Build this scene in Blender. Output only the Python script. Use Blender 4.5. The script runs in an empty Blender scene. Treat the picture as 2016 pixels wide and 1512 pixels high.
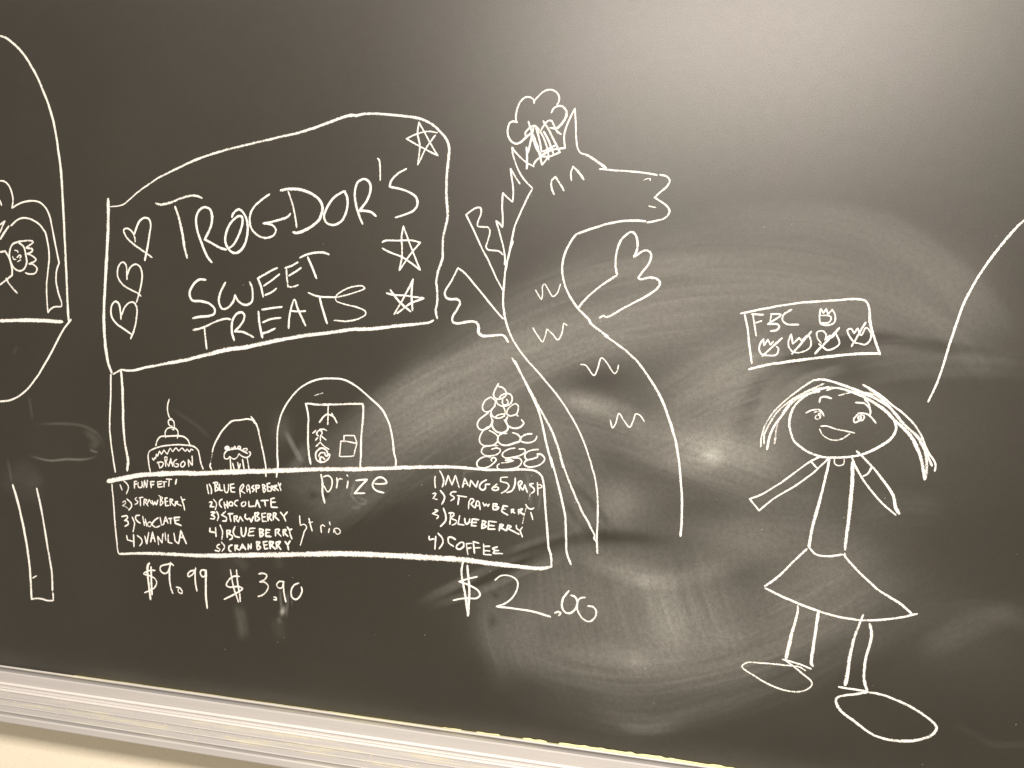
import bpy, math, random
import numpy as np
from mathutils import Matrix, Vector

# ------------------------------------------------------------------ camera, world, lamps
scene = bpy.context.scene
COL = scene.collection
CAM = Vector((0.2324, -1.0826, 1.5277))
ROT = Matrix(((0.97694, -0.04187, 0.20935), (0.21168, 0.06258, -0.97533), (0.02774, 0.99716, 0.07)))
cd = bpy.data.cameras.new('camera'); cd.sensor_width = 36; cd.lens = 36 * 1500 / 2016
cd.clip_start = 0.01; cd.clip_end = 100
cam = bpy.data.objects.new('camera', cd); COL.objects.link(cam)
cam.matrix_world = Matrix.Translation(CAM) @ ROT.to_4x4()
scene.camera = cam

world = bpy.data.worlds.new('World'); scene.world = world; world.use_nodes = True
bg = world.node_tree.nodes['Background']
bg.inputs['Color'].default_value = (1.0, 0.88, 0.71, 1); bg.inputs['Strength'].default_value = 0.33

def area(name, loc, target, sx, sy, power, color):
    l = bpy.data.lights.new(name, 'AREA'); l.shape = 'RECTANGLE'; l.size = sx; l.size_y = sy
    l.energy = power; l.color = color
    o = bpy.data.objects.new(name, l); COL.objects.link(o)
    o.location = loc
    o.rotation_euler = (Vector(target) - Vector(loc)).to_track_quat('-Z', 'Y').to_euler()
# fluorescent ceiling panel behind the camera; two added fill lamps brighten the chalk
area('ceiling_and_fill_light', (0.42, -2.02, 2.82), (0.42, -2.02, 0), 1.45, 0.5, 130, (1.0, 0.91, 0.83))
area('ceiling_and_fill_light', (-1.1, -0.72, 2.95), (-1.1, -0.72, 0), 1.2, 0.5, 6, (1.0, 0.93, 0.83))
area('ceiling_and_fill_light', (1.3, -0.72, 2.95), (1.3, -0.72, 0), 1.2, 0.5, 20, (1.0, 0.93, 0.83))

vs = scene.view_settings
vs.view_transform = 'Standard'; vs.look = 'None'; vs.gamma = 1; vs.exposure = 0.40
scene.cycles.use_denoising = True

# ------------------------------------------------------------------ helpers
Z0 = 1.45          # height of the drawings' datum above the floor
rng = random.Random(4)

def mesh_obj(name, verts, faces, mat, parent=None, smooth=False):
    me = bpy.data.meshes.new(name)
    me.from_pydata([tuple(v) for v in verts], [], faces)
    me.update()
    if smooth:
        for p in me.polygons: p.use_smooth = True
    o = bpy.data.objects.new(name, me); COL.objects.link(o)
    if mat: me.materials.append(mat)
    if parent is not None: o.parent = parent
    return o

def tag(o, label=None, cat=None, group=None, kind=None):
    if label: o['label'] = label
    if cat: o['category'] = cat
    if group: o['group'] = group
    if kind: o['kind'] = kind

def mat_new(name):
    m = bpy.data.materials.new(name); m.use_nodes = True
    nt = m.node_tree; return m, nt, nt.nodes['Principled BSDF']

def nd(nt, t, **kw):
    n = nt.nodes.new(t)
    for k, v in kw.items(): setattr(n, k, v)
    return n

def noise(nt, vec, scale, detail=2, rough=0.5):
    n = nd(nt, 'ShaderNodeTexNoise'); n.inputs['Scale'].default_value = scale
    n.inputs['Detail'].default_value = detail; n.inputs['Roughness'].default_value = rough
    nt.links.new(vec, n.inputs['Vector']); return n.outputs['Fac']

def ramp(nt, fac, a, b, c0=0.0, c1=1.0):
    n = nd(nt, 'ShaderNodeMapRange'); n.interpolation_type = 'SMOOTHSTEP'
    n.inputs['From Min'].default_value = a; n.inputs['From Max'].default_value = b
    n.inputs['To Min'].default_value = c0; n.inputs['To Max'].default_value = c1
    nt.links.new(fac, n.inputs['Value']); return n.outputs['Result']

def mth(nt, op, a, b=None, clamp=False):
    n = nd(nt, 'ShaderNodeMath', operation=op); n.use_clamp = clamp
    for i, v in enumerate((a, b)):
        if v is None: continue
        if isinstance(v, (int, float)): n.inputs[i].default_value = v
        else: nt.links.new(v, n.inputs[i])
    return n.outputs[0]

def mix(nt, fac, a, b):
    n = nd(nt, 'ShaderNodeMix', data_type='RGBA')
    if isinstance(fac, (int, float)): n.inputs[0].default_value = fac
    else: nt.links.new(fac, n.inputs[0])
    for i, v in ((6, a), (7, b)):
        if isinstance(v, tuple): n.inputs[i].default_value = (*v, 1)
        else: nt.links.new(v, n.inputs[i])
    return n.outputs[2]

def pos(nt):
    return nd(nt, 'ShaderNodeNewGeometry').outputs['Position']

# ------------------------------------------------------------------ materials
def make_board_mat():
    m, nt, b = mat_new('blackboard_enamel')
    P = pos(nt)
    at = nd(nt, 'ShaderNodeAttribute', attribute_name='dust').outputs['Fac']
    fine = noise(nt, P, 520, 3, 0.7)
    mid = noise(nt, P, 150, 2, 0.6)
    grain = mth(nt, 'ADD', mth(nt, 'MULTIPLY', fine, 1.6), mth(nt, 'MULTIPLY', mid, 0.9))
    grain = mth(nt, 'ADD', grain, -0.27)
    d = mth(nt, 'MULTIPLY', mth(nt, 'MULTIPLY', at, grain), 0.85)
    # faint overall film of old chalk
    film = ramp(nt, noise(nt, P, 2.3, 4, 0.6), 0.35, 0.75, 0.0, 0.008)
    d = mth(nt, 'ADD', d, film, clamp=True)
    tone = mix(nt, ramp(nt, noise(nt, P, 45, 3, 0.6), 0.3, 0.7), (0.016, 0.0135, 0.0075), (0.020, 0.0145, 0.009))
    tone = mix(nt, ramp(nt, fine, 0.3, 0.7), tone, (0.011, 0.0095, 0.0055))
    col = mix(nt, d, tone, (0.80, 0.79, 0.72))
    nt.links.new(col, b.inputs['Base Color'])
    r = mth(nt, 'ADD', mth(nt, 'MULTIPLY', at, 0.9), 0.43, clamp=True)
    nt.links.new(r, b.inputs['Roughness'])
    b.inputs['IOR'].default_value = 1.75
    g2 = mth(nt, 'ADD', mth(nt, 'MULTIPLY', noise(nt, P, 640, 2, 0.7), 0.44), mth(nt, 'MULTIPLY', noise(nt, P, 60, 3, 0.6), 0.07))
    nt.links.new(mth(nt, 'ADD', g2, 0.245), b.inputs['Specular IOR Level'])
    hue = mix(nt, ramp(nt, noise(nt, P, 7, 3, 0.6), 0.35, 0.65), (1.0, 0.97, 0.945), (0.985, 0.985, 0.935))
    nt.links.new(hue, b.inputs['Specular Tint'])
    bp = nd(nt, 'ShaderNodeBump'); bp.inputs['Strength'].default_value = 0.10; bp.inputs['Distance'].default_value = 0.0006
    nt.links.new(fine, bp.inputs['Height']); nt.links.new(bp.outputs[0], b.inputs['Normal'])
    return m

def make_chalk_mat():
    m, nt, b = mat_new('white_chalk')
    P = pos(nt)
    pr = nd(nt, 'ShaderNodeAttribute', attribute_name='press').outputs['Fac']
    n = mth(nt, 'ADD', mth(nt, 'MULTIPLY', noise(nt, P, 900, 2, 0.6), 0.65), mth(nt, 'MULTIPLY', noise(nt, P, 260, 2, 0.5), 0.35))
    thr = mth(nt, 'SUBTRACT', 1.0, pr)
    a = mth(nt, 'SUBTRACT', n, mth(nt, 'ADD', mth(nt, 'MULTIPLY', thr, 0.50), 0.22))
    a = mth(nt, 'MULTIPLY', a, 5.0, clamp=True)
    nt.links.new(a, b.inputs['Alpha'])
    c = mix(nt, ramp(nt, noise(nt, P, 30, 2), 0.35, 0.65), (0.84, 0.805, 0.77), (0.84, 0.825, 0.76))
    nt.links.new(c, b.inputs['Base Color'])
    b.inputs['Roughness'].default_value = 0.95
    b.inputs['Specular IOR Level'].default_value = 0.1
    return m

def make_alu(name, dusty, k=1.0, met=0.12, ro=0.45):
    m, nt, b = mat_new(name)
    P = pos(nt)
    sp = nd(nt, 'ShaderNodeMapping'); sp.inputs['Scale'].default_value = (0.6, 60, 60)
    nt.links.new(P, sp.inputs['Vector'])
    brushed = noise(nt, sp.outputs[0], 9, 3, 0.6)
    base = mix(nt, ramp(nt, brushed, 0.3, 0.7), (0.485 * k, 0.465 * k, 0.45 * k), (0.53 * k, 0.508 * k, 0.49 * k))
    sm = nd(nt, 'ShaderNodeMapping'); sm.inputs['Scale'].default_value = (4.5, 60, 60)
    nt.links.new(P, sm.inputs['Vector'])
    du = ramp(nt, noise(nt, sm.outputs[0], 1.3, 5, 0.7), 0.50, 0.66, 0.0, dusty)
    gr = ramp(nt, noise(nt, P, 420, 2, 0.7), 0.30, 0.60, 0.35, 1.0)
    du = mth(nt, 'MULTIPLY', du, gr)
    col = mix(nt, du, base, (0.68, 0.63, 0.38))
    nt.links.new(col, b.inputs['Base Color'])
    met = mth(nt, 'MULTIPLY', mth(nt, 'SUBTRACT', 1.0, du), met)
    nt.links.new(met, b.inputs['Metallic'])
    nt.links.new(ramp(nt, du, 0, 1, ro, 0.9), b.inputs['Roughness'])
    bp = nd(nt, 'ShaderNodeBump'); bp.inputs['Strength'].default_value = 0.15; bp.inputs['Distance'].default_value = 0.0005
    nt.links.new(brushed, bp.inputs['Height']); nt.links.new(bp.outputs[0], b.inputs['Normal'])
    return m

def make_wall_mat():
    m, nt, b = mat_new('cream_wall_paint')
    P = pos(nt)
    sp = ramp(nt, noise(nt, P, 210, 4, 0.75), 0.30, 0.44)
    col = mix(nt, sp, (0.78, 0.66, 0.50), (0.92, 0.84, 0.68))
    nt.links.new(col, b.inputs['Base Color'])
    b.inputs['Roughness'].default_value = 0.6
    bp = nd(nt, 'ShaderNodeBump'); bp.inputs['Strength'].default_value = 0.3; bp.inputs['Distance'].default_value = 0.001
    nt.links.new(noise(nt, P, 160, 4, 0.6), bp.inputs['Height']); nt.links.new(bp.outputs[0], b.inputs['Normal'])
    return m

M_BOARD = make_board_mat(); M_CHALK = make_chalk_mat(); M_WALL = make_wall_mat()
M_ALU = make_alu('satin_aluminium', 0.5, 0.88, 0.08); M_ALU_CLEAN = make_alu('clean_aluminium', 0.03, 0.96)
M_ALU_EDGE = make_alu('dusty_edge_aluminium', 0.8)
M_ALU_RIB = make_alu('polished_rib_aluminium', 0.05, 1.2, 0.08, 0.32); M_GROOVE = make_alu('groove_shade_aluminium', 0.3, 0.66)  # groove metal darkened to paint in the recess shade

# ------------------------------------------------------------------ wall behind
w = mesh_obj('wall', [(-2.6, 0.013, 0), (2.4, 0.013, 0), (2.4, 0.013, 3.4), (-2.6, 0.013, 3.4)], [(0, 1, 2, 3)], M_WALL)
tag(w, kind='structure')

# ------------------------------------------------------------------ smears of chalk dust left by the eraser
SMEARS = """B .045 -422,-800 0.1223 0.0688 -25
B .03 -51,-330 0.0903 0.0753 0
B .02 2586,-2723 0.2859 0.2001 0
B .02 2464,146 0.2926 0.1533 -10
B .025 -822,-367 0.1462 0.0847 -30
B .035 299,571 0.1478 0.0665 -20
B .045 2086,910 0.1818 0.0769 -5
B .060 3278,110 0.1020 0.0612 0
B .045 2497,-634 0.1122 0.0491 0
B .050 3517,-716 0.0886 0.0545 0
B .055 1691,-1628 0.0508 0.0508 0
B .035 721,-1031 0.0519 0.0964 10
B .055 3175,-2016 0.0907 0.0418 0
B .050 4500,-2042 0.0939 0.0872 0
B .060 1750,-3179 0.1839 0.1030 0
B .045 3296,-3160 0.1829 0.0633 -20
B .030 4373,1504 0.1687 0.0714 10
B .030 5600,1522 0.0812 0.0687 30
B .020 5632,1000 0.1255 0.0376 0
B .040 42,-3670 0.0543 0.0543 20
B .025 4798,-503 0.1635 0.0850 0
B .020 6185,-3049 0.0837 0.0644 0
B .17 2865,-897 0.0153 0.0118 0
B .07 2851,-883 0.0592 0.0348 0
B .05 1654,-1594 0.0327 0.0290 0
B .06 989,-221 0.0365 0.0131 15
B .06 2007,-2751 0.0145 0.0102 0
B .05 1799,-2578 0.0876 0.0183 15
B .06 1939,-3953 0.0221 0.0177 0
B .05 1923,-3909 0.0885 0.0295 0
B .30 -3624,-3775 0.0043 0.0077 20
B -0.030 1196,94 0.0579 0.0253 -10
B -0.022 1374,-844 0.0436 0.0436 0
B -0.025 4306,-807 0.0466 0.0533 0
B -0.030 4241,423 0.0988 0.0198 10
B -.05 3357,-165 0.0150 0.0408 10
B -0.015 2404,-1719 0.0427 0.0213 0
B -.06 -2921,-1856 0.0099 0.0074 -20
B -.06 -3118,-1871 0.0100 0.0075 10
B -.05 -166,-3165 0.0062 0.0054 0
B -.04 -194,-3580 0.0078 0.0117 0
B -0.025 1782,-2121 0.0945 0.0116 0
B .030 59,-1524 0.0342 0.0418 0
B .04 -3662,-863 0.0167 0.0251 0
A 0.0696 0.041 .7 .8 | -3089,-2150 -1932,-885 -833,86 512,869 2066,1401 3735,1495 5017,1117 6261,433
A 0.0395 0.022 .5 .8 | -840,386 494,1448 2044,1959 3698,2236 4968,1973 5905,1397 6448,699
A 0.0248 0.022 .6 .5 | 2709,2305 4011,2369 5147,2039 5934,1398 6361,696 6498,377
A 0.0500 0.041 .9 .7 | -2922,-1737 -1615,-482 -68,264 1386,820 2764,1066 3567,948
A 0.0696 0.037 .8 .7 | -3433,-2339 -2094,-1051 -979,-374 162,125
A 0.0224 0.033 1 .6 | -2431,-679 -1226,70 -74,486 806,877
A 0.0179 0.026 1 .6 | -244,1144 999,1599 2395,1753 3400,1694
A 0.0404 0.059 1 .8 | 1995,-303 2802,230 3456,532 3974,618
A 0.0509 0.052 1 .8 | 1883,-1031 2833,-473 3493,-228 4016,-202
A 0.0188 0.052 .8 .9 | 766,-144 1426,-295 2077,-586
A 0.0568 0.041 1 .8 | 180,-467 1071,-495 2156,-797 3200,-1088 4073,-1308
A 0.0346 0.037 1 .8 | 2231,-936 2984,-818 3797,-1048
A 0.0125 0.022 1 .6 | 3410,1490 4689,1443 5632,1000 6332,240
A 0.0154 0.018 1 .6 | 4483,635 5346,729 6248,627 6887,585
A 0.0156 0.018 1 .6 | 4382,157 5059,387 5962,487 6896,457
A 0.0514 0.037 .9 .8 | 869,-1022 1255,-1587 1425,-2241
A 0.0066 -0.038 .2 .8 | 804,-1285 1184,-1629 1600,-2077
A 0.0059 -0.026 .2 .8 | 778,-1622 1049,-1974 1274,-2105
A 0.0134 -0.045 .3 .8 | -911,-3383 14,-2670 909,-2226 1710,-2127 2495,-2220
A 0.0077 0.055 .6 .8 | -1476,-3482 -759,-3054 13,-2632 762,-2298
A 0.0068 0.050 .6 .8 | -1312,-3504 -363,-3092 473,-2665 1064,-2422
A 0.0061 0.040 .6 .8 | -143,-2569 461,-2287 1198,-2037
A 0.1114 0.033 1 .7 | 1276,-2179 1381,-3067 1793,-4303
A 0.0931 0.037 1 .7 | 2425,-2226 2595,-2942 2987,-3928
A 0.0582 0.026 1 .7 | 98,-2892 40,-3593 373,-4408
A 0.0145 0.037 .7 .9 | 840,-2405 1512,-2642 2163,-2713 2924,-2508 3588,-2195
A 0.0260 0.037 1 .8 | 2091,-2698 2321,-3118 2623,-3602
A 0.0397 0.041 .8 .8 | -508,-3575 437,-4012 1566,-4105 2636,-3897 3977,-3300 4913,-2562
A 0.0431 0.033 .8 .7 | -98,-4233 836,-4581 1952,-4662 3003,-4296 4064,-3722 5244,-2807 6129,-2169
A 0.0147 0.026 .8 .9 | 1140,-4657 1737,-4767 2390,-4791 2874,-4536
A 0.0089 0.030 .8 .8 | 1669,-4930 2107,-4921 2533,-4808
A 0.0612 0.030 .8 .8 | 3506,-3281 4279,-2768 5200,-2049
A 0.0814 0.022 .9 .8 | 3155,-1589 3957,-1597 4542,-1621
A 0.0259 0.022 .9 .8 | 4733,-1605 5412,-1415 5903,-1444
A 0.0103 -0.041 .4 .8 | 3301,-378 3473,187 3977,550 4727,777 5648,738 6539,637
A 0.0078 -0.026 .4 .8 | 3725,404 4102,622 4600,806 5336,894
A 0.0150 -0.030 .4 .9 | 3224,-874 3227,-241 3473,187
A 0.0080 0.045 .8 .8 | 3684,-80 3995,209 4620,437
A 0.0050 0.100 .5 .9 | -3619,-861 -3461,-1132 -3294,-1402
A 0.0116 0.050 .5 .9 | -3527,-1538 -3313,-1283 -3272,-1041
A 0.0282 0.026 .8 .9 | -3745,-1552 -3093,-1749 -2749,-2043
A 0.0321 0.022 .8 .8 | -3609,-2191 -2920,-1976 -1919,-1665 -958,-1289
A 0.0163 0.015 .8 .8 | -3257,-2568 -2410,-2097 -1593,-1642
A 0.0025 0.070 .3 .8 | -2418,-1582 -2481,-1824 -2371,-1935
A 0.0024 0.060 .3 .8 | -2414,-1843 -2246,-1886 -2262,-1943 -2429,-1939
A 0.0033 0.050 .3 .8 | -2479,-2023 -2412,-2017 -2311,-1994
A 0.0026 0.090 .4 .8 | -3680,-3384 -3660,-3630 -3632,-3875
A 0.0026 0.060 .4 .8 | -3538,-3411 -3545,-3659 -3561,-3909
A 0.0017 0.050 .4 .8 | -3468,-3445 -3466,-3692
A 0.0043 0.050 .4 .9 | -3703,-3883 -3667,-3987
A 0.0192 0.015 .8 .9 | -4633,-2894 -4587,-3182 -4678,-3358
A 0.0102 0.020 .8 .9 | -3736,-2896 -3673,-3095
A 0.0088 0.020 .8 .9 | -4449,-3670 -4384,-4167 -4356,-4417
A 0.0021 0.120 .1 .6 | -6975,-1453 -7103,-1529 -7330,-1577 -7629,-1588 -7931,-1633 -8184,-1605 -8418,-1559
A 0.0027 0.050 .1 .8 | -8265,-1037 -7769,-994 -7303,-1003 -7029,-1107 -6904,-1270 -6916,-1423
A 0.0092 0.040 .3 .9 | -7274,-1061 -7031,-1260 -7180,-1397
A 0.0018 0.120 .1 .6 | -7170,-1388 -7111,-1418 -6994,-1437
A 0.0210 0.018 .5 .9 | -8701,-1796 -8343,-1904 -8143,-2152
A 0.0288 0.015 .5 .9 | -8964,-1901 -8553,-2138 -8041,-2145
A 0.0028 0.035 .2 .8 | -8356,-515 -8320,-729 -8274,-986
A 0.0029 0.040 .2 .8 | -8811,-1627 -8755,-1887 -8718,-2105
A 0.0038 0.020 .2 .8 | -8660,120 -8607,207 -8574,294
A 0.0043 0.020 .2 .8 | -5689,-602 -5136,-903 -4862,-1134
A 0.0044 0.020 .3 .9 | -72,412 227,496 522,578
A 0.0219 0.011 .5 .8 | -10125,-5277 -5998,-5306 -2364,-5316 860,-5317 3739,-5302
A 0.0166 0.013 .9 .8 | 5926,-2803 6403,-2684 7124,-2875
A 0.0193 0.018 .9 .8 | 5591,-3395 6181,-2981 6928,-2561
A 0.0058 0.012 .8 .8 | 6458,-4478 6758,-4469 7225,-4353
A 0.0058 0.007 .8 .8 | 6076,-4240 6390,-4370 6641,-4507
A 0.0015 .05 .2 .6 | -699,-1578 -689,-1348 -603,-1327 -486,-1327
A 0.0030 .04 .6 .8 | 248,-1248 294,-1508 341,-1805
A 0.0023 .03 .6 .8 | 482,-1494 459,-1721 433,-1874
A 0.0104 .03 .6 .9 | -4451,-2919 -4333,-3075 -4225,-3148
A 0.0123 .035 .6 .9 | -4404,-3749 -4330,-4077 -4293,-4325
A 0.0138 .02 .6 .9 | -3729,-3886 -3665,-4253
B .035 568,-892 0.0446 0.0669 0
B .05 1245,-267 0.0435 0.0101 12
B .03 824,-1918 0.0522 0.0298 30
B .025 1831,-3395 0.1103 0.0515 0
B .035 3444,-1993 0.0761 0.0346 0
B .032 2361,-1541 0.0426 0.0355 0
B .02 3918,-831 0.0404 0.0539 0
A 0.0031 0.011 .3 .8 | 64,417 1645,1097 3405,1320 4850,1014 6205,300
A 0.0012 -0.009 .3 .8 | -2805,-1577 -1816,-561 -837,258 332,952 1675,1423
A 0.0035 0.019 .3 .8 | -1822,-1580 -971,-724 -52,-39 1015,507 2182,940
A 0.0020 0.013 .3 .8 | -1826,-431 -940,330 138,962 1349,1418 2643,1673
A 0.0028 0.012 .3 .8 | -211,481 715,969 1763,1319 2860,1469 3917,1464
A 0.0011 0.017 .3 .8 | 1110,899 2211,1250 3405,1327 4386,1157 5287,807
A 0.0031 0.015 .3 .8 | -2209,-2152 -1193,-1081 -222,-241 975,390 2310,852
A 0.0032 0.008 .3 .8 | -1344,-3 410,1085 2555,1665 4569,1474 6244,692
A 0.0021 -0.011 .3 .8 | -1558,339 324,1460 2621,2010 4740,1754 6458,899
A 0.0031 0.008 .3 .8 | 304,-76 1296,329 2239,554 2999,628 3521,548
A 0.0031 0.016 .3 .8 | -2307,-1189 -766,-107 845,581 2353,966 3390,950
A 0.0020 0.018 .3 .8 | -501,-134 719,388 1884,742 2907,882 3549,783
A 0.0026 0.011 .3 .8 | 21,592 1092,999 2129,1227 2989,1299 3593,1214
A 0.0020 0.009 .3 .8 | 125,109 1096,481 2024,717 2862,846 3378,778
A 0.0032 0.014 .3 .8 | -1782,-1094 -1116,-594 -391,-241 329,73 1021,341
A 0.0035 0.019 .3 .8 | -313,9 359,302 1013,558 1651,749 2275,865
A 0.0029 0.012 .3 .8 | -2048,-364 -1669,-139 -1298,90 -923,255 -561,403
A 0.0027 0.015 .3 .8 | -2734,-1867 -2001,-1178 -1312,-750 -612,-372 107,-55
A 0.0023 0.017 .3 .8 | -1768,-1835 -1368,-1533 -989,-1314 -609,-1099 -197,-885
A 0.0022 0.014 .3 .8 | -1783,-1499 -1359,-1223 -934,-966 -494,-736 -30,-538
A 0.0040 -0.012 .3 .8 | -2741,-2636 -2407,-2304 -2071,-1975 -1739,-1652 -1427,-1421
A 0.0023 0.013 .3 .8 | -2421,-1345 -1786,-854 -1175,-475 -539,-173 88,107
A 0.0013 -0.010 .3 .8 | -1728,-480 -1283,-221 -831,3 -394,200 42,394
A 0.0017 -0.010 .3 .8 | -2998,-1049 -2424,-553 -1855,-201 -1299,135 -738,367
A 0.0016 0.007 .3 .8 | -2149,-2274 -1599,-1744 -1099,-1414 -609,-1106 -52,-861
A 0.0017 0.007 .3 .8 | 1574,-418 2281,-610 2956,-792 3522,-961 4004,-1104
A 0.0031 -0.017 .3 .8 | 1990,-706 2562,-866 3129,-1022 3551,-1149 3953,-1275
A 0.0026 -0.014 .3 .8 | 1480,-582 2190,-780 2876,-974 3464,-1148 3948,-1296
A 0.0017 0.008 .3 .8 | 769,-452 1144,-484 1632,-618 2105,-750 2570,-886
A 0.0014 0.008 .3 .8 | 1625,-1003 2262,-1179 2893,-1351 3407,-1498 3853,-1626
A 0.0015 0.012 .3 .8 | 1753,-806 2189,-932 2618,-1048 3048,-1162 3390,-1266
A 0.0014 0.007 .3 .8 | 319,-594 648,-598 973,-610 1391,-704 1832,-831
A 0.0024 0.018 .3 .8 | 2714,-409 2992,-246 3242,-115 3495,8 3672,23
A 0.0021 0.017 .3 .8 | 2429,-502 2790,-277 3114,-114 3421,33 3656,84
A 0.0032 -0.010 .3 .8 | 2168,-401 2371,-270 2572,-146 2772,-24 2958,61
A 0.0016 -0.015 .3 .8 | 2429,-345 2856,-77 3251,102 3590,213 3858,224
A 0.0032 0.010 .3 .8 | 2985,363 3259,498 3495,554 3704,561 3912,568
A 0.0024 0.013 .3 .8 | 3026,-237 3288,-113 3535,3 3712,4 3888,5
A 0.0019 -0.015 .3 .8 | 2920,-144 3197,-19 3463,111 3660,126 3849,134
A 0.0023 -0.017 .3 .8 | 233,-3843 1366,-4084 2497,-3937 3873,-3355 4889,-2586
A 0.0029 0.018 .3 .8 | -268,-3744 738,-4107 1867,-4165 3032,-3849 4263,-3204
A 0.0026 0.016 .3 .8 | 596,-4202 1712,-4306 2798,-4063 4085,-3475 4987,-2744
A 0.0017 -0.009 .3 .8 | 1029,-4248 2022,-4229 3049,-3928 4166,-3379 4987,-2744
A 0.0031 0.007 .3 .8 | 1958,-4252 2694,-4098 3607,-3698 4370,-3249 4994,-2750
A 0.0031 0.013 .3 .8 | 845,-4387 1913,-4417 3002,-4111 4201,-3547 5064,-2861
A 0.0013 0.013 .3 .8 | 1676,-3735 2377,-3631 3247,-3281 4066,-2833 4721,-2323
A 0.0023 0.014 .3 .8 | 1653,-2332 1683,-2559 1706,-2788 1752,-3037 1858,-3354
A 0.0034 0.015 .3 .8 | 1582,-2576 1614,-2849 1692,-3185 1816,-3569 1939,-3953
A 0.0015 -0.011 .3 .8 | 368,-2988 389,-3178 403,-3360 486,-3590 577,-3818
A 0.0017 0.013 .3 .8 | 2076,-2338 2096,-2462 2115,-2592 2134,-2716 2161,-2861
A 0.0026 -0.016 .3 .8 | 995,-3024 1049,-3284 1141,-3608 1234,-3924 1327,-4249
A 0.0030 0.016 .3 .8 | 597,-3019 644,-3296 746,-3660 856,-4031 959,-4403
A 0.0020 0.013 .3 .8 | 1765,-2812 1817,-3030 1907,-3304 1997,-3578 2086,-3852
A 0.0018 0.012 .3 .8 | 2147,-2516 2178,-2749 2297,-3054 2438,-3386 2579,-3719
A 0.0033 0.014 .3 .8 | 460,-2499 491,-2770 530,-3041 561,-3305 663,-3654
A 0.0014 -0.017 .3 .8 | 2120,-2548 2170,-2735 2221,-2929 2279,-3137 2382,-3393
A 0.0035 0.013 .3 .8 | 2839,-2778 2917,-2967 3002,-3170 3087,-3380 3172,-3582
A 0.0017 0.018 .3 .8 | 2309,-2478 2375,-2714 2448,-2942 2552,-3241 2677,-3552
A 0.0031 0.016 .3 .8 | 2190,-2688 2233,-2869 2283,-3056 2377,-3282 2479,-3523
A 0.0015 -0.012 .3 .8 | 2761,-2749 2825,-2933 2911,-3165 2998,-3397 3084,-3629
A 0.0031 0.017 .3 .8 | 2046,-2836 2079,-2951 2112,-3059 2146,-3181 2202,-3331
A 0.0026 0.013 .3 .8 | 2540,-2625 2590,-2810 2661,-3016 2763,-3262 2864,-3515
A 0.0028 -0.014 .3 .8 | 2934,-2420 2974,-2561 3022,-2702 3092,-2876 3169,-3072
A 0.0020 0.017 .3 .8 | 2638,-2791 2695,-2983 2789,-3215 2882,-3447 2976,-3679
A 0.0035 0.014 .3 .8 | 27,-3408 33,-3609 117,-3848 201,-4087 278,-4327
A 0.0031 0.016 .3 .8 | -295,-3295 -304,-3569 -241,-3866 -123,-4181 -5,-4496
A 0.0015 0.013 .3 .8 | -318,-3633 -265,-3845 -189,-4064 -112,-4289 -36,-4507
A 0.0029 -0.009 .3 .8 | 456,-3125 470,-3338 508,-3572 593,-3847 685,-4121
A 0.0015 0.010 .3 .8 | -232,-3623 -187,-3829 -119,-4047 -58,-4267 11,-4486
A 0.0018 -0.016 .3 .8 | 305,-3409 333,-3599 401,-3823 469,-4039 537,-4256
A 0.0028 -0.013 .3 .8 | 520,-3233 519,-3432 587,-3671 663,-3916 747,-4168
A 0.0026 0.008 .3 .8 | 700,-1077 815,-1166 921,-1255 1027,-1344 1120,-1471
A 0.0024 0.008 .3 .8 | 397,-1193 520,-1282 636,-1379 758,-1467 873,-1578
A 0.0028 0.018 .3 .8 | 673,-1630 797,-1778 907,-1941 1023,-2104 1140,-2266
A 0.0015 0.014 .3 .8 | 649,-1557 733,-1626 811,-1732 889,-1845 974,-1951
A 0.0033 0.011 .3 .8 | 602,-1501 763,-1638 903,-1837 1043,-2027 1182,-2224
A 0.0025 0.012 .3 .8 | 683,-1003 805,-1100 926,-1195 1055,-1290 1162,-1438
A 0.0013 0.018 .3 .8 | 468,-1032 659,-1176 842,-1312 1017,-1486 1172,-1704
A 0.0020 0.018 .3 .8 | 4207,-3153 4404,-3024 4640,-2836 4880,-2650 5117,-2459
A 0.0012 0.018 .3 .8 | 3779,-2820 4062,-2634 4377,-2405 4718,-2142 5053,-1890
A 0.0021 0.014 .3 .8 | 3646,-3100 3988,-2869 4343,-2620 4759,-2305 5165,-1990
A 0.0028 0.007 .3 .8 | 3985,-2549 4226,-2377 4495,-2176 4766,-1970 5027,-1775
A 0.0016 0.019 .3 .8 | 3445,-3136 3635,-3014 3823,-2887 4009,-2767 4194,-2642
A 0.0012 -0.013 .3 .8 | 3683,-3587 3936,-3413 4179,-3242 4426,-3072 4718,-2849
A 0.0020 0.010 .3 .8 | 4050,-2777 4284,-2611 4558,-2394 4829,-2187 5102,-1982"""
XS = np.concatenate([np.linspace(-2.0, -0.96, 14)[:-1], np.arange(-0.96, -0.52, 0.002), np.arange(-0.52, 0.76, 0.0012), np.linspace(0.77, 1.7, 12)])
ZS = np.concatenate([np.arange(0.915, 1.76, 0.0012), np.linspace(1.765, 2.16, 16)])
GX, GZ = np.meshgrid(XS, ZS)
dust = np.zeros_like(GX)
nr = np.random.RandomState(11)
LAT = nr.rand(256, 256)
def vnoise(u, v):
    iu = np.floor(u).astype(int); iv = np.floor(v).astype(int)
    fu = u - iu; fv = v - iv
    fu = fu * fu * (3 - 2 * fu); fv = fv * fv * (3 - 2 * fv)
    a = LAT[iu % 256, iv % 256]; b_ = LAT[(iu + 1) % 256, iv % 256]
    c = LAT[iu % 256, (iv + 1) % 256]; d_ = LAT[(iu + 1) % 256, (iv + 1) % 256]
    return (a * (1 - fu) + b_ * fu) * (1 - fv) + (c * (1 - fu) + d_ * fu) * fv

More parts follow.
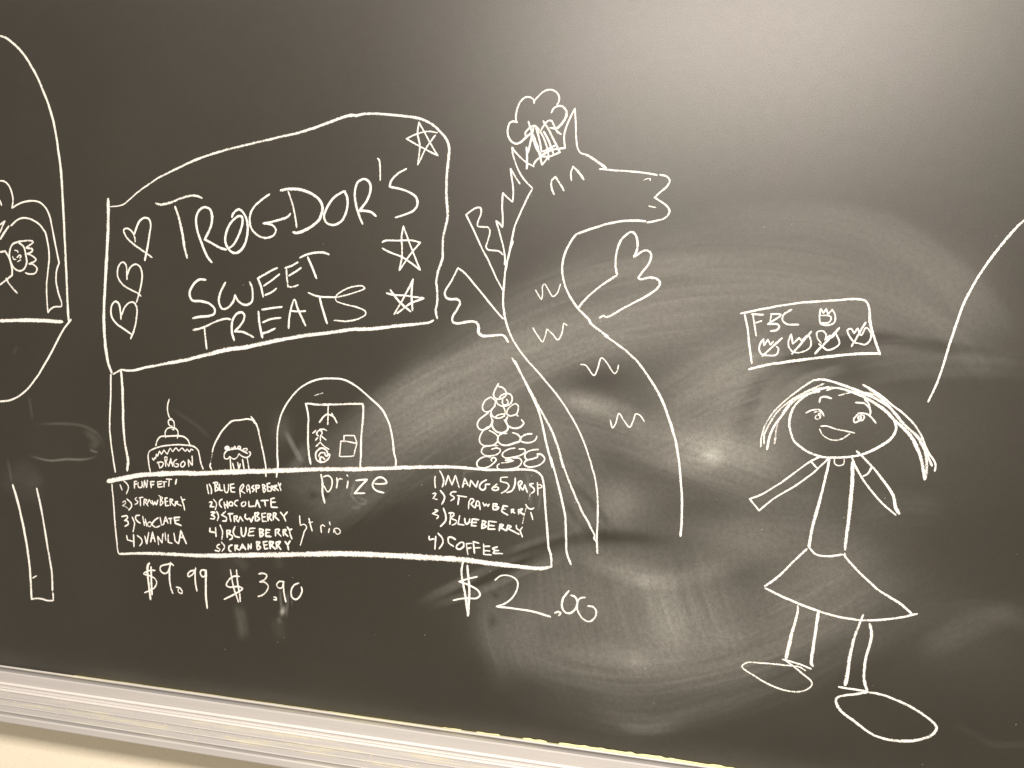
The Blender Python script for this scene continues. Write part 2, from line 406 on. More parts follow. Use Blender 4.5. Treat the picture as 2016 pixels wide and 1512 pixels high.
def catmull(pts, step):
    """smooth curve through the points, sampled about every step"""
    P = [np.array(p, float) for p in pts]
    if len(P) == 2:
        n = max(1, int(np.linalg.norm(P[1] - P[0]) / step))
        return [P[0] + (P[1] - P[0]) * i / n for i in range(n + 1)]
    P = [2 * P[0] - P[1]] + P + [2 * P[-1] - P[-2]]
    out = []
    for i in range(1, len(P) - 2):
        p0, p1, p2, p3 = P[i - 1:i + 3]
        d01 = max(np.linalg.norm(p1 - p0), 1e-6) ** .5; d12 = max(np.linalg.norm(p2 - p1), 1e-6) ** .5; d23 = max(np.linalg.norm(p3 - p2), 1e-6) ** .5
        m1 = (p2 - p1 + d12 * ((p1 - p0) / d01 - (p2 - p0) / (d01 + d12)))
        m2 = (p2 - p1 + d12 * ((p3 - p2) / d23 - (p3 - p1) / (d12 + d23)))
        n = max(2, int(np.linalg.norm(p2 - p1) / step))
        for k in range(n):
            t = k / n; t2 = t * t; t3 = t2 * t
            out.append((2*t3-3*t2+1)*p1 + (t3-2*t2+t)*m1 + (-2*t3+3*t2)*p2 + (t3-t2)*m2)
    out.append(P[-2])
    return out

def sstep(x):
    x = np.clip(x, 0, 1); return x * x * (3 - 2 * x)

for li, L in enumerate(SMEARS.strip().splitlines()):
    if L[0] == 'A':
        h, t = L.split('|'); _, hw, dd, st, so = h.split()
        hw, dd, st, so = float(hw), float(dd), float(st), float(so)
        pts = [(int(a.split(',')[0]) * 1e-4, int(a.split(',')[1]) * 1e-4 + Z0) for a in t.split()]
        C = np.array(catmull(pts, max(0.012, hw * .4)))
        x0, z0 = C.min(0) - hw * 1.3; x1, z1 = C.max(0) + hw * 1.3
        i0, i1 = np.searchsorted(XS, [x0, x1]); j0, j1 = np.searchsorted(ZS, [z0, z1])
        if i1 <= i0 or j1 <= j0: continue
        X = GX[j0:j1, i0:i1]; Z = GZ[j0:j1, i0:i1]
        best = np.full(X.shape, 1e9); S = np.zeros_like(X); T = np.zeros_like(X); acc = 0
        for a, b_ in zip(C[:-1], C[1:]):
            dx, dz = b_ - a; l = math.hypot(dx, dz)
            if l < 1e-6: continue
            tt = ((X - a[0]) * dx + (Z - a[1]) * dz) / l
            cr = ((X - a[0]) * dz - (Z - a[1]) * dx) / l
            tc = np.clip(tt, 0, l); ds = np.hypot(cr, tt - tc)
            mk = ds < best
            best[mk] = ds[mk]; S[mk] = (acc + tt)[mk]; T[mk] = cr[mk]; acc += l
        ends = sstep((S + hw * .3) / (0.30 * acc + hw * .3)) * sstep((acc - S + hw * .3) / (0.30 * acc + hw * .3))
        wob = hw * (1 + .25 * (vnoise(S * 18 + li * 7, S * 0 + li) - .5))
        prof = sstep((1.25 - best / wob) / max(.2, so * 1.25))
        u = S * 5 + li * 13.7; v = T
        fine = vnoise(u * 1.0, v * 55 + 31 * li) * .30 + vnoise(u * 1.9, v * 150 + 3 * li) * .35 + vnoise(u * 3.1, v * 330) * .35
        n_ = np.clip(1 + st * 1.6 * (fine - .5) + st * 1.0 * (vnoise(S * 9, v * 14 + li) - .5), .03, 2.6)
        dust[j0:j1, i0:i1] += dd * prof * ends * n_
    else:
        _, dd, c, rx, rz, ro = L.split(); dd = float(dd); rx = float(rx); rz = float(rz); ro = -math.radians(float(ro))
        cx = int(c.split(',')[0]) * 1e-4; cz = int(c.split(',')[1]) * 1e-4 + Z0
        a = (GX - cx) * math.cos(ro) + (GZ - cz) * math.sin(ro); b_ = -(GX - cx) * math.sin(ro) + (GZ - cz) * math.cos(ro)
        wv = .75 + .5 * vnoise(GX * 22 + li, GZ * 30 + li * 3)
        dust += dd * np.exp(-((a / rx) ** 2 + (b_ / rz) ** 2) * 1.3) * wv

# crumbs of dust settled just above the ledge
edge = np.clip(1 - (GZ - 0.918) / 0.05, 0, 1) ** 2
dust += edge * (.015 + .05 * np.clip(vnoise(GX * 9, GZ * 30) - .45, 0, 1))
spk = (nr.rand(*GX.shape) > .99994) * nr.rand(*GX.shape) * .4
dust += spk * ((GZ < 1.75) & (GX > -.5) & (GX < .75))
dust = np.clip(dust, 0, 0.9)

board = bpy.data.objects.new('chalkboard', None); COL.objects.link(board); board.location = (0, 0, 0.92)
tag(board, 'dark enamel chalkboard, smeared with eraser dust, above the aluminium ledge', 'chalkboard')
nx, nz = len(XS), len(ZS)
me = bpy.data.meshes.new('writing_surface')
co = np.zeros((nz * nx, 3), np.float32); co[:, 0] = GX.ravel(); co[:, 2] = GZ.ravel() - 0.92
me.vertices.add(nz * nx); me.vertices.foreach_set('co', co.ravel())
idx = np.arange(nz * nx).reshape(nz, nx)
q = np.stack([idx[:-1, :-1], idx[:-1, 1:], idx[1:, 1:], idx[1:, :-1]], -1).reshape(-1, 4)
nq = len(q)
me.loops.add(nq * 4); me.loops.foreach_set('vertex_index', q.ravel())
me.polygons.add(nq); me.polygons.foreach_set('loop_start', np.arange(nq) * 4); me.polygons.foreach_set('loop_total', np.full(nq, 4))
me.update(calc_edges=True)
at = me.attributes.new('dust', 'FLOAT', 'POINT'); at.data.foreach_set('value', dust.ravel().astype(np.float32))
me.materials.append(M_BOARD)
surf = bpy.data.objects.new('writing_surface', me); COL.objects.link(surf); surf.parent = board
def box(x0, x1, y0, y1, z0, z1):
    v = [(x, y, z) for x in (x0, x1) for y in (y0, y1) for z in (z0, z1)]
    return v, [(0, 1, 3, 2), (4, 6, 7, 5), (0, 4, 5, 1), (2, 3, 7, 6), (0, 2, 6, 4), (1, 5, 7, 3)]
v, f = box(-2.0, 1.7, 0.001, 0.0125, 0.915 - 0.92, 2.16 - 0.92)
mesh_obj('backing_panel', v, f, M_ALU_CLEAN, board)
for nm, bx in (('top_trim', (-2.02, 1.72, -0.012, 0.0125, 2.1605 - .92, 2.19 - .92)),
               ('side_trim', (-2.03, -2.0005, -0.0118, 0.0125, 0.93 - .92, 2.19 - .92)),
               ('side_trim', (1.7005, 1.73, -0.0118, 0.0125, 0.93 - .92, 2.19 - .92))):
    v, f = box(*bx); mesh_obj(nm, v, f, M_ALU_CLEAN, board)

# ------------------------------------------------------------------ aluminium chalk ledge (extruded profile, Y out of the wall is negative)
ledge = bpy.data.objects.new('chalk_ledge', None); COL.objects.link(ledge); ledge.location = (0, 0, 0.861)
tag(ledge, 'ribbed aluminium chalk ledge dusted with yellow chalk along the board\'s foot', 'chalk ledge')
def extrude(name, prof, mat, x0=-2.02, x1=1.72, nseg=60):
    V_, F_ = [], []; n = len(prof)
    for i in range(nseg + 1):
        x = x0 + (x1 - x0) * i / nseg
        V_ += [(x, y, z - 0.861) for y, z in prof]
    for i in range(nseg):
        for k in range(n - 1):
            a = i * n + k; F_.append((a, a + 1, a + n + 1, a + n))
    return mesh_obj(name, V_, F_, mat, ledge, smooth=False)
def bead(cy, cz, r, a0, a1, n=7):
    return [(cy - r * math.cos(math.radians(a0 + (a1 - a0) * i / (n - 1))), cz + r * math.sin(math.radians(a0 + (a1 - a0) * i / (n - 1)))) for i in range(n)]
extrude('top_bead', [(-0.0003, 0.9176)] + bead(-0.0040, 0.9180, 0.0018, 130, -40) + [(-0.0040, 0.9158)], M_ALU_EDGE)
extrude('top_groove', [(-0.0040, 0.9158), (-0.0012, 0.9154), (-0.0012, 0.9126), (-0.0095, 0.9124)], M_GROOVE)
extrude('back_panel', [(-0.0095, 0.9124), (-0.0110, 0.9118), (-0.0114, 0.9106), (-0.0118, 0.8945)], M_ALU_CLEAN)
extrude('bright_rib', [(-0.0118, 0.8945)] + bead(-0.0128, 0.8920, 0.0019, 80, -60) + [(-0.0120, 0.8896), (-0.0124, 0.8880)] + bead(-0.0150, 0.8868, 0.0014, 60, -20, 5) + [(-0.0160, 0.8846)] + bead(-0.0196, 0.8850, 0.0021, 150, -10) + [(-0.0205, 0.8826)], M_ALU_RIB)
extrude('tray_floor', [(-0.0205, 0.8826), (-0.0362, 0.8820)] + bead(-0.0380, 0.8822, 0.0016, 170, 0, 6) + [(-0.0384, 0.8812), (-0.0528, 0.8806)] + bead(-0.0545, 0.8808, 0.0016, 170, 0, 6) + [(-0.0549, 0.8798), (-0.0682, 0.8792)] + bead(-0.0700, 0.8796, 0.0016, 170, 0, 6), M_ALU)
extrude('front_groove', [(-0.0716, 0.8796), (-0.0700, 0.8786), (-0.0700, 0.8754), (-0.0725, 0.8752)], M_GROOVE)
extrude('front_lip', [(-0.0725, 0.8752)] + bead(-0.0730, 0.8735, 0.0016, 80, 0, 4) + [(-0.0748, 0.8660)] + bead(-0.0728, 0.8650, 0.0020, 0, -90, 5) + [(-0.0600, 0.8628), (0.0120, 0.8628)], M_ALU_CLEAN)
# loose crumbs of chalk lying on the ledge
cv, cf = [], []
for _ in range(420):
    x = rng.uniform(-1.0, 0.75); y = rng.choice([rng.uniform(-0.068, -0.024), rng.uniform(-0.052, -0.042)]); s = rng.uniform(0.0003, 0.0011)
    z = 0.8838 - (abs(y) - 0.0228) * 0.075 + s * .6
    k = len(cv)
    cv += [(x + rng.uniform(-.3, .3) * s + dx * s, y + dy * s, z + dz * s) for dx, dy, dz in ((1, 0, -.6), (-.5, .9, -.6), (-.5, -.9, -.6), (0, 0, .8))]
    cf += [(k, k + 1, k + 3), (k + 1, k + 2, k + 3), (k + 2, k, k + 3), (k, k + 2, k + 1)]
m_y, nt_, b__ = mat_new('yellow_chalk_crumb'); b__.inputs['Base Color'].default_value = (.66, .62, .33, 1); b__.inputs['Roughness'].default_value = .95
cr = mesh_obj('chalk_crumbs', cv, cf, m_y); tag(cr, 'pale yellow chalk crumbs scattered on the ledge', 'chalk dust', kind='stuff')

# line of yellow dust caked on the top bead, thickest toward the right
yv, yf = [], []
xs = np.arange(-0.75, 0.75, 0.0018); pv = None
for i, x in enumerate(xs):
    g = 0.06 + 0.94 * math.exp(-((x - 0.18) / 0.22) ** 2)
    hgt = g * (0.6 + 1.0 * float(vnoise(np.array(x * 120 + 500), np.array(3.3)))) * 0.0026 * (1 if float(vnoise(np.array(x * 40 + 900), np.array(9.))) < .30 + .7 * g else .12)
    k = len(yv); yv += [(x, -0.0008, 0.9190), (x, -0.0011, 0.9192 + hgt), (x, -0.0042, 0.9201)]
    if i: yf += [(k - 3, k - 2, k + 1, k), (k - 2, k - 1, k + 2, k + 1)]
yd = mesh_obj('dust_line', yv, yf, m_y); tag(yd, 'crust of yellow chalk dust caked along the ledge\'s top edge', 'chalk dust', kind='stuff')

# ------------------------------------------------------------------ chalk drawings
# T thing # label # category [# group]   P part | label   S sub-part   - widths(0.01 mm)[p pressure] points(0.1 mm), "|" marks a corner
DRAWINGS = """T booth_drawing # chalk drawing of an arched booth, cut off by the photo's left edge # chalk drawing
P arch
- 454 -8795,5389 -8677,5346 -8560,5272 -8367,5102 -8176,4852 -8025,4588 -7913,4343 -7802,4049 -7730,3724 -7692,3478 -7650,3185 -7623,2697 -7597,2107 -7572,1515 -7556,1018 -7541,729
P counter_line
- 709 -8903,702 -8320,726 -7985,724 -7654,712
P bowl_line
- 364 -7489,760 -7633,597 -7754,412 -7900,176 -8047,-42 -8219,-273 -8392,-455 -8565,-575 -8738,-645 -8935,-675
P curtain_line
- 333 -8850,3034 -8765,3025 -8682,2964 -8613,2824 -8597,2705 -8618,2585 | -8497,2644 -8329,2693 -8163,2697 -8045,2661 -7941,2561 -7873,2423 -7829,2226 -7775,1969 -7709,1682 | -7763,1552 -7773,1393 -7740,1214 -7669,1006 -7679,966 | -7816,953 -7899,911 -7940,860 | -7965,1210 -7936,1510 -7901,1770 -7920,1988 -7971,2186 | -8075,2305 -8216,2385 -8382,2421 -8502,2395 -8649,2290
- 371 -8857,2717 -8823,2627
- 335 -8866,2306 -8763,2370 | -8844,2226 -8869,2176
- 464 -8685,2290 -8760,2206 -8860,2069
P head
- 370 -8510,2026 -8619,1985 -8682,1865 -8673,1724 -8604,1594 -8496,1544 -8399,1576 -8344,1686 -8359,1806 -8404,1946 -8510,2026
P hair
- 333 -8510,2036 -8223,2037 -8204,2017 | -8356,1926 | -8230,1903 -8245,1863 -8346,1827 | -8263,1807 -8157,1738 -8182,1708 | -8302,1663 | -8207,1648 -8141,1578 -8185,1508 -8305,1496 -8377,1516
P face
- 278 -8585,1885 -8525,1876 -8514,1846
- 279 -8624,1785 -8601,1735 -8552,1735
- 278 -8540,1765 -8479,1806 -8455,1786 -8480,1755
- 278 -8529,1695 -8456,1726
P body
- 374 -8877,1854 -8767,1874 | -8685,1744 -8640,1583 -8638,1472 | -8741,1400 -8889,1307
P arm
- 374 -8765,1420 -8706,1330 -8540,1165
P leg
- 481 -8707,-2092 -8626,-2328 -8523,-2720 -8434,-3155 -8381,-3596 -8360,-4062
- 388 -8370,-4073 -8266,-4048 -8144,-4044 -8046,-4061 -7904,-4042
- 384 -7919,-4048 -7926,-3911
- 432 -7931,-3880 -7940,-3554 -7995,-3243 -8061,-2871 -8128,-2499 -8218,-2120
- 338 -8247,-3646 -8333,-3697
T shop_sign_drawing # large chalk shop sign with three hearts, three stars and three rows of big lettering # chalk sign
P border
- 616,616,616,572,572,616,528 -6761,2725 -6762,2651 -6765,2366 -6781,2027 -6813,1617 -6832,1343 -6859,998 -6863,653 -6835,307 -6790,58 -6719,-106
- 264,352,440,440,528,528,440,440,484,440,396 -6723,2594 -6589,2602 -6478,2628 -6368,2701 -6212,2820 -6072,2905 -5848,3034 -5562,3153 -5186,3302 -4724,3430 -4179,3539 -3646,3637 -3296,3706 -2951,3806 -2696,3884 -2527,3912 -2496,3905 -2362,3922 -2201,3924 -1961,3901 -1697,3868 -1501,3832 -1330,3760 -1199,3660 -1081,3530 -1033,3408 -1035,3239 -1056,3021 -1056,2729 -1034,2484 -1035,2387 -1088,2141 -1099,1957 -1094,1834 -1118,1735 -1167,1586 -1188,1461 | -1168,1338 -1164,1151 -1181,1051 -1159,920
- 315,450,540,630,810,720,630,630,630,540,450 -6703,-120 -6543,-37 | -6439,-47 -6297,-35 -6044,23 -5732,89 -5424,148 -5043,243 -4593,358 -4327,394 -3961,478 -3601,554 -3316,608 -2894,666 -2478,729 -2205,742 -1800,797 -1401,845 -1269,871 -1211,900
P heart
- 349 -6265,2028 -6272,2096 -6310,2177 -6372,2231 -6443,2247 -6479,2217 -6459,2150 -6374,2055 -6265,1974 -6079,1861 -5956,1781
- 349 -6279,2150 -6247,2244 -6184,2365 -6091,2415 -6014,2391 -5980,2297 -6000,2163 -6048,1921 -6095,1732
P heart
- 352 -6423,1424 -6426,1512 -6428,1621 -6463,1695 -6518,1702 -6574,1647 -6602,1537 -6584,1442 -6506,1347 -6349,1261 -6224,1209 -6162,1162
- 352 -6418,1499 -6362,1622 -6267,1674 -6189,1644 -6143,1529 -6152,1393 -6193,1230 -6249,1058
P heart
- 356 -6540,778 -6550,908 -6580,1031 -6643,1071 -6707,1015 -6729,905 -6702,795 -6623,707 -6481,621 -6347,543
- 355 -6534,840 -6478,965 -6382,1056 -6296,1057 -6245,970 -6251,806 -6291,640 -6364,466
P star
- 285 -1211,3620 -1354,3643 -1483,3625 -1691,3545 | -1480,3430 -1198,3290 | -1351,3524 -1500,3783 | -1516,3614 -1480,3442 -1507,3162 | -1388,3392 -1243,3588
P star
- 296 -2041,1953 -1926,1891 -1711,1817 -1577,1731 -1437,1632 | -1554,1893 -1713,2277 | -1737,2116 -1726,1867 -1761,1623 | -1580,1880 -1445,2036 | -1597,2066 -1796,2064 -1996,2059 -2043,2034
P star
- 312 -1903,1332 -1753,1158 -1570,1011
- 310 -1544,1031 -1565,1268 -1546,1500 | -1648,1292 -1836,967
- 313 -1963,1287 -1862,1263 -1648,1248 -1369,1219 | -1592,1130 -1789,981
P word | longest word, in the sign's top row
S letter
- 473 -5889,2644 -5828,2620 -5705,2629 -5492,2694 -5281,2751 -5146,2750 -5056,2714
- 426 -5541,2595 -5463,2389 -5403,2137 -5366,1925 -5321,1778
S letter
- 422 -4885,1709 -4967,1807 -5072,2032 -5147,2230 -5161,2401 -5116,2520 -5027,2572 -4923,2545 -4881,2427 -4908,2269 -5012,2072 | -4923,2032 -4744,1941 -4626,1915
S letter
- 416 -4539,2412 -4509,2477 -4422,2535 -4334,2476 -4276,2359 -4268,2164 -4318,1995 -4405,1890 -4493,1863 -4582,1915 -4648,2033 -4634,2177 -4553,2334 -4422,2431 -4370,2425 -4356,2320 -4421,2138 -4508,1994 -4582,1941
S letter
- 407 -3895,2767 -4046,2668 -4175,2553 -4232,2398 -4202,2242 -4086,2132 -3942,2097 -3820,2139 -3782,2223 -3835,2291 -4001,2322 | -3900,2332 -3729,2371 -3587,2421 -3538,2472
S letter
- 486 -3717,2819 -3590,2837 -3393,2828 -3196,2763 -3056,2660 -3016,2546 -3053,2394 -3163,2292 -3303,2216 -3443,2178 -3500,2190
- 363 -3583,2805 -3503,2587 -3459,2395 -3437,2254
S letter
- 393 -2637,2795 -2698,2777 -2835,2696 -2943,2545 -2984,2419 -2941,2330 -2830,2294 -2720,2336 -2639,2455 -2607,2594 -2615,2707 -2651,2782
S letter
- 392 -2358,2304 -2421,2442 -2478,2643 -2487,2806 -2442,2930 -2347,2972 -2266,2928 -2240,2828 -2289,2666 -2415,2504 | -2313,2498 -2218,2478 -2143,2422
S apostrophe
- 309 -2137,3273 -2110,3241 -2094,3111 -2089,2944
S letter
- 382 -1676,3116 -1814,3045 -1918,2935 -1943,2849 | -1783,2822 -1610,2759 -1517,2684 -1502,2586 -1566,2500 -1697,2445 -1842,2404
P word | word in the sign's middle row
S letter
- 424 -4990,1442 -5118,1441 -5223,1353 -5284,1218 -5239,1118 -5073,1101 -4923,1064 -4840,986 -4848,912 -4923,877 -5073,860 -5232,830
S letter
- 420 -4647,1407 -4743,1227 -4761,1094 -4699,989 -4595,1018 -4506,1125 -4484,1212 | -4418,1114 -4300,1063 -4198,1105 -4176,1224 -4191,1341 -4228,1420
S letter
- 369 -3752,1647 -3910,1574 -4090,1474 | -4039,1357 -3994,1187
- 369 -3716,1550 -3851,1451 -3988,1358
- 345 -3764,1328 -3850,1268 -3966,1214
S letter
- 365 -3404,1734 -3524,1675 -3631,1635
- 367 -3602,1629 -3594,1493 -3571,1351 | -3493,1352 -3401,1386
- 365 -3354,1651 -3466,1579 -3565,1520
S letter
- 389 -3383,1799 -3271,1845 -3117,1878 -2977,1878 -2894,1849
- 363 -3250,1813 -3171,1653 -3096,1487
P word | word in the sign's bottom row
S letter
- 430 -5225,642 -5043,687 -4818,786 -4639,837 -4550,826
- 385 -5020,714 -5005,567 -4975,346
S letter
- 422 -4490,495 -4535,634 -4520,820 -4447,921 -4358,943 -4314,891 -4358,771 -4483,642 | -4357,638 -4240,602 -4151,558
S letter
- 374 -4080,969 -4058,792 -4006,556 | -3999,615 -3904,651 -3782,707
- 398 -4015,993 -3849,1020 -3669,1043
- 374 -4007,793 -3862,849 -3689,873
S letter
- 370 -3559,713 -3546,896 -3505,1079 -3463,1158 -3405,1016 -3268,759
- 328 -3540,987 -3404,977 -3270,987
S letter
- 324,324,284 -3237,1268 -3110,1223 -2956,1206 -2761,1207
- 387 -3047,1217 -3010,1076 -2916,801
S letter
- 240,280,360 -2761,1207 -2555,1258 -2350,1325 -2309,1351 -2351,1382 -2487,1374 -2652,1314 -2775,1222 -2774,1158 -2649,1109 -2456,1068 -2304,1014 -2290,963 -2398,891 -2618,847 -2805,855
T stall_counter_drawing # chalk stall counter with a double post at its left, holding three written menus # chalk drawing
P post
- 342 -6743,-121 -6747,-457 -6753,-573 -6773,-975 -6748,-1276 -6673,-1746
P post
- 492 -6548,-58 -6529,-308 -6523,-391 -6517,-704 -6508,-1019 -6480,-1281 -6445,-1437 -6428,-1541 -6448,-1707
P counter_top
- 916,916,871,871,871,871,825,779,733,687,642,550,412,367,367,348,348 -6825,-1908 -6636,-1863 -6334,-1789 -6095,-1746 -5859,-1717 -5391,-1671 -5229,-1667 -4657,-1608 -3877,-1536 -2994,-1452 -2337,-1405 -1502,-1322 -1157,-1293 -959,-1280 -663,-1279 -371,-1284 -82,-1270 250,-1243 392,-1257 478,-1317 520,-1463 549,-1789 583,-2053 616,-2365 656,-2487 668,-2660
P side_line
- 320 -6740,-1944 -6713,-2242 -6681,-2668 -6653,-2934 -6630,-3094 -6612,-3119
P counter_bottom
- 461,645,737,875,875,921,921,967,1014,921,737,553 -6612,-3119 -6176,-3069 -5700,-3037 -5231,-3016 -4861,-2988 -4293,-2928 -3736,-2873 -2638,-2756 -1901,-2713 -1167,-2686 -636,-2672 -244,-2688 143,-2694 334,-2697 524,-2692 674,-2653
T dragon_drawing # tall chalk dragon in a chef's hat with closed smiling eyes, beside the shop sign # chalk drawing
P chef_hat
- 357,357,428,499,428,357 459,3848 489,3908 569,3941 642,3912 676,3832 656,3755 605,3686 543,3635 443,3643
- 320 533,3942 562,4019 556,4080 500,4144 427,4168 346,4149 266,4082 213,4023 210,3983 | 194,4041 147,4073 83,4076 20,4030 -32,3926 -52,3811 -45,3749 -26,3726
- 326 -26,3731 -92,3746 -137,3725 -159,3655 -156,3557 -112,3476 -36,3434 28,3455 100,3515 163,3566 208,3592
- 325 99,3533 98,3586 151,3646 214,3680 270,3643 295,3572
- 321 609,3546 544,3592 496,3681 468,3734 422,3744 369,3693 317,3606
- 360 130,3744 199,3574 268,3414 314,3254 350,3129 | 420,3225
- 288 214,3680 191,3548 159,3390 134,3293
- 362 113,3386 131,3240 127,3075
- 324 242,3661 293,3501 335,3315
- 360 190,3566 260,3370 337,3253
- 287 308,3598 376,3473 426,3322 439,3198
- 323 354,3597 430,3471 510,3267
- 358 345,3746 426,3621 503,3478 604,3292
- 324 344,3310 434,3357 533,3399
- 360 337,3262 480,3334 678,3360
- 325 222,3118 257,3184 346,3244 438,3242 599,3302
P mane
- 290 225,2802 105,2920 2,3076 -65,3243 -96,3387 | -29,3302 122,3169 235,3107
- 291 39,2867 -32,2969 -110,3090 | -80,2922 -60,2743 -66,2617 | -136,2672 -212,2744 | -218,2600 -202,2384 -205,2257 | -251,2311 -302,2348 | -247,2191 -185,1985 -155,1804 -159,1719
P wing
- 296 -182,1864 -240,1912 -328,1926 -404,1936 -437,1972 -414,2069 -389,2203 -419,2257 -501,2263 -572,2276 -573,2324 -525,2457 -534,2530 -572,2543 -660,2507 -754,2440 | -627,2203 -493,1935 -387,1753 -280,1535 -167,1341
P wing
- 298,298,298,373,373,448,373 -156,938 -267,1058 -398,1203 -634,1469 -766,1603 -857,1669 | -944,1489 -1043,1315 -1029,1241 -963,1211 -859,1213 -813,1170 -843,1083 -918,957 -917,883 -838,860 -620,896 -549,873 -522,818 -519,732 -461,690 -321,694 -156,705 -111,669 -71,603
P back_line
- 290,326,363,290,290,290,363 214,2787 138,2645 45,2431 -24,2263 -51,2118 -100,1840 -134,1707 -153,1500 -162,1293 -162,1146 -125,951 -43,720 75,528 231,337 251,319 491,68 732,-212 925,-493 1088,-806 1206,-1135 1250,-1273 1303,-1546 1316,-1916 1313,-2195 1333,-2395
- 294 -37,2058 -78,1949 -111,1804 -138,1644
P chest_line
- 358,358,394,358,394,430,394,358 871,2167 791,2048 712,1882 681,1702 712,1882 682,1690 713,1488 804,1285 932,1108 1094,956 1119,909 1365,724 1320,747 1533,604 1762,418 1962,173 2133,-102 2278,-452 2379,-775 2436,-1115 2450,-1222 2484,-1520 2489,-1821 2485,-2048
P ear
- 285 615,3357 669,3360 | 651,3510 678,3649 736,3787 791,3898 | 812,3663 822,3488 849,3356 887,3286
P forehead
- 283,425,390 887,3286 1023,3230 1159,3141 1259,3069
P muzzle
- 317 1162,3059 1351,3041 1586,3020 1818,2994 1963,2963
- 309 1991,2968 2084,2944 2131,2891 2100,2812 2012,2733 1935,2659 | 2017,2606 2112,2536 2149,2467 2095,2387 1959,2341 1845,2318
P jaw
- 358 872,2161 1026,2214 1261,2291 1495,2337 1670,2348 1832,2336
P nostril
- 208 1781,2896 1821,2913 1867,2918 | 1868,2889
P mouth
- 208 1859,2544 1963,2524
P eye
- 324 533,2713 494,2808 491,2902 543,2967 | 607,2877 677,2764
P eye
- 285,285,428 777,2904 765,3004 792,3098 | 879,3014 948,2914
P arm
- 361 931,1120 1047,1266 1221,1423 1464,1592 | 1435,1721 1437,1839 1472,2015 1549,2132 1646,2191 1707,2133 1729,2016 1716,1911 1689,1847 | 1746,1888 1825,1935 1895,1924 1926,1866 1890,1749 1813,1643 1758,1561 | 1782,1537 1921,1563 2026,1535 2057,1483 2020,1412 1873,1304 1644,1176 1331,1003 1295,1021 1236,989
P scale_mark
- 220 306,1367 338,1313 396,1236 413,1303 409,1411 433,1450 484,1388 561,1275 621,1318 671,1457
P scale_mark
- 221 285,827 357,719 434,624 463,686 490,814 | 578,738 654,661 701,729 732,899 | 782,870
P scale_mark
- 218 989,323 1065,311 1190,175 1232,264 1286,424 1364,359 1481,213 1516,260 1531,335
P scale_mark
- 217 1441,-451 1480,-563 1522,-492 1561,-351 1632,-441 1717,-542 1765,-449 1799,-350 1851,-362 1920,-449
P tail
- 373,448,448,336,373,373 -10,379 180,70 410,-320 590,-619 690,-844 794,-1178 744,-1029 854,-1300 1053,-1735 1183,-1957 1281,-2135 | 1275,-2182 1314,-2218
- 336 31,342 312,-186 429,-442 518,-777 639,-1188 605,-1038 735,-1464 842,-1891 869,-2233 883,-2420 951,-2594
T cake_drawing # small three-tier chalk cake with a cherry and the word Dragon on it # chalk drawing
P cherry
- 307 -5656,-481 -5689,-612 -5678,-715 -5643,-791 -5597,-802
- 264 -5597,-920 -5644,-915 -5673,-870 -5667,-828 -5620,-815 -5574,-844 -5562,-905 -5574,-978 -5609,-970
P tier
- 283 -5724,-1116 -5732,-1029 -5691,-964 -5609,-944 -5539,-956 -5499,-1005 -5511,-1115
P tier
- 285 -5909,-1263 -5879,-1172 -5808,-1100 -5679,-1086 -5505,-1073 -5401,-1077 -5320,-1129 -5274,-1230
P tier
- 305 -6012,-1693 -6041,-1548 -6040,-1380 -5951,-1312 -5797,-1261 -5563,-1221 -5332,-1213 -5216,-1227 -5136,-1284 -5107,-1364 | -5079,-1487 -5039,-1592
P icing
- 232 -5975,-1460 -5946,-1500 | -5928,-1447 | -5910,-1472 | -5898,-1393 | -5875,-1428 | -5839,-1342 | -5804,-1392 | -5757,-1321 | -5698,-1385 | -5639,-1283 -5599,-1333 -5535,-1277 -5488,-1315 -5424,-1265 -5366,-1313 -5332,-1280 -5286,-1319 -5262,-1276 -5222,-1289
S letter
- 250 -5869,-1516 -5832,-1627
- 250 -5887,-1538 -5810,-1518 -5769,-1536 -5805,-1606 -5829,-1613
S letter
- 249 -5723,-1591 -5734,-1497 -5740,-1435 -5699,-1438 -5717,-1517 | -5670,-1577
S letter
- 248 -5670,-1587 -5634,-1449 | -5600,-1583
- 248 -5658,-1524 -5600,-1515
S letter
- 247 -5518,-1452 -5576,-1498 -5571,-1570 -5507,-1576 -5489,-1534 | -5547,-1527
S letter
- 246 -5402,-1476 -5448,-1521 -5448,-1567 -5408,-1570 -5373,-1516 -5402,-1476
S letter
- 246 -5303,-1563 -5315,-1450 | -5240,-1538 | -5245,-1383
T cupcake_drawing # small chalk cupcake with berries under a cloche, between the cake and the claw machine # chalk drawing
P cloche
- 312 -4879,-1299 -4851,-1205 -4794,-1089 -4704,-951 -4569,-811 -4502,-772 -4368,-755 -4245,-734 -4157,-754 -4134,-798
- 260p.5 -4876,-1288 -4894,-1382 -4907,-1476
- 313 -4907,-1476 -4921,-1528 -4890,-1577
- 322 -4201,-686 -4135,-758 -4079,-866 -4023,-1085 -3966,-1314 -3932,-1494 -3931,-1636
P frosting
- 276 -4669,-1327 -4624,-1263 -4512,-1231 -4411,-1219 -4344,-1246 -4299,-1263 -4249,-1281
- 276 -4669,-1327 -4658,-1388 -4601,-1389 -4568,-1351 | -4500,-1388 -4444,-1364 -4405,-1301 | -4343,-1337 -4265,-1348 -4210,-1309 -4204,-1268 -4232,-1249
P berry
- 344 -4630,-1253 -4647,-1218 -4607,-1195 -4579,-1219 -4613,-1242 -4624,-1217 -4596,-1210
P berry
- 258 -4545,-1212 -4501,-1210 -4478,-1183 -4461,-1207
P berry
- 257 -4428,-1210 -4417,-1179 -4383,-1182 -4377,-1207 -4422,-1200
P berry
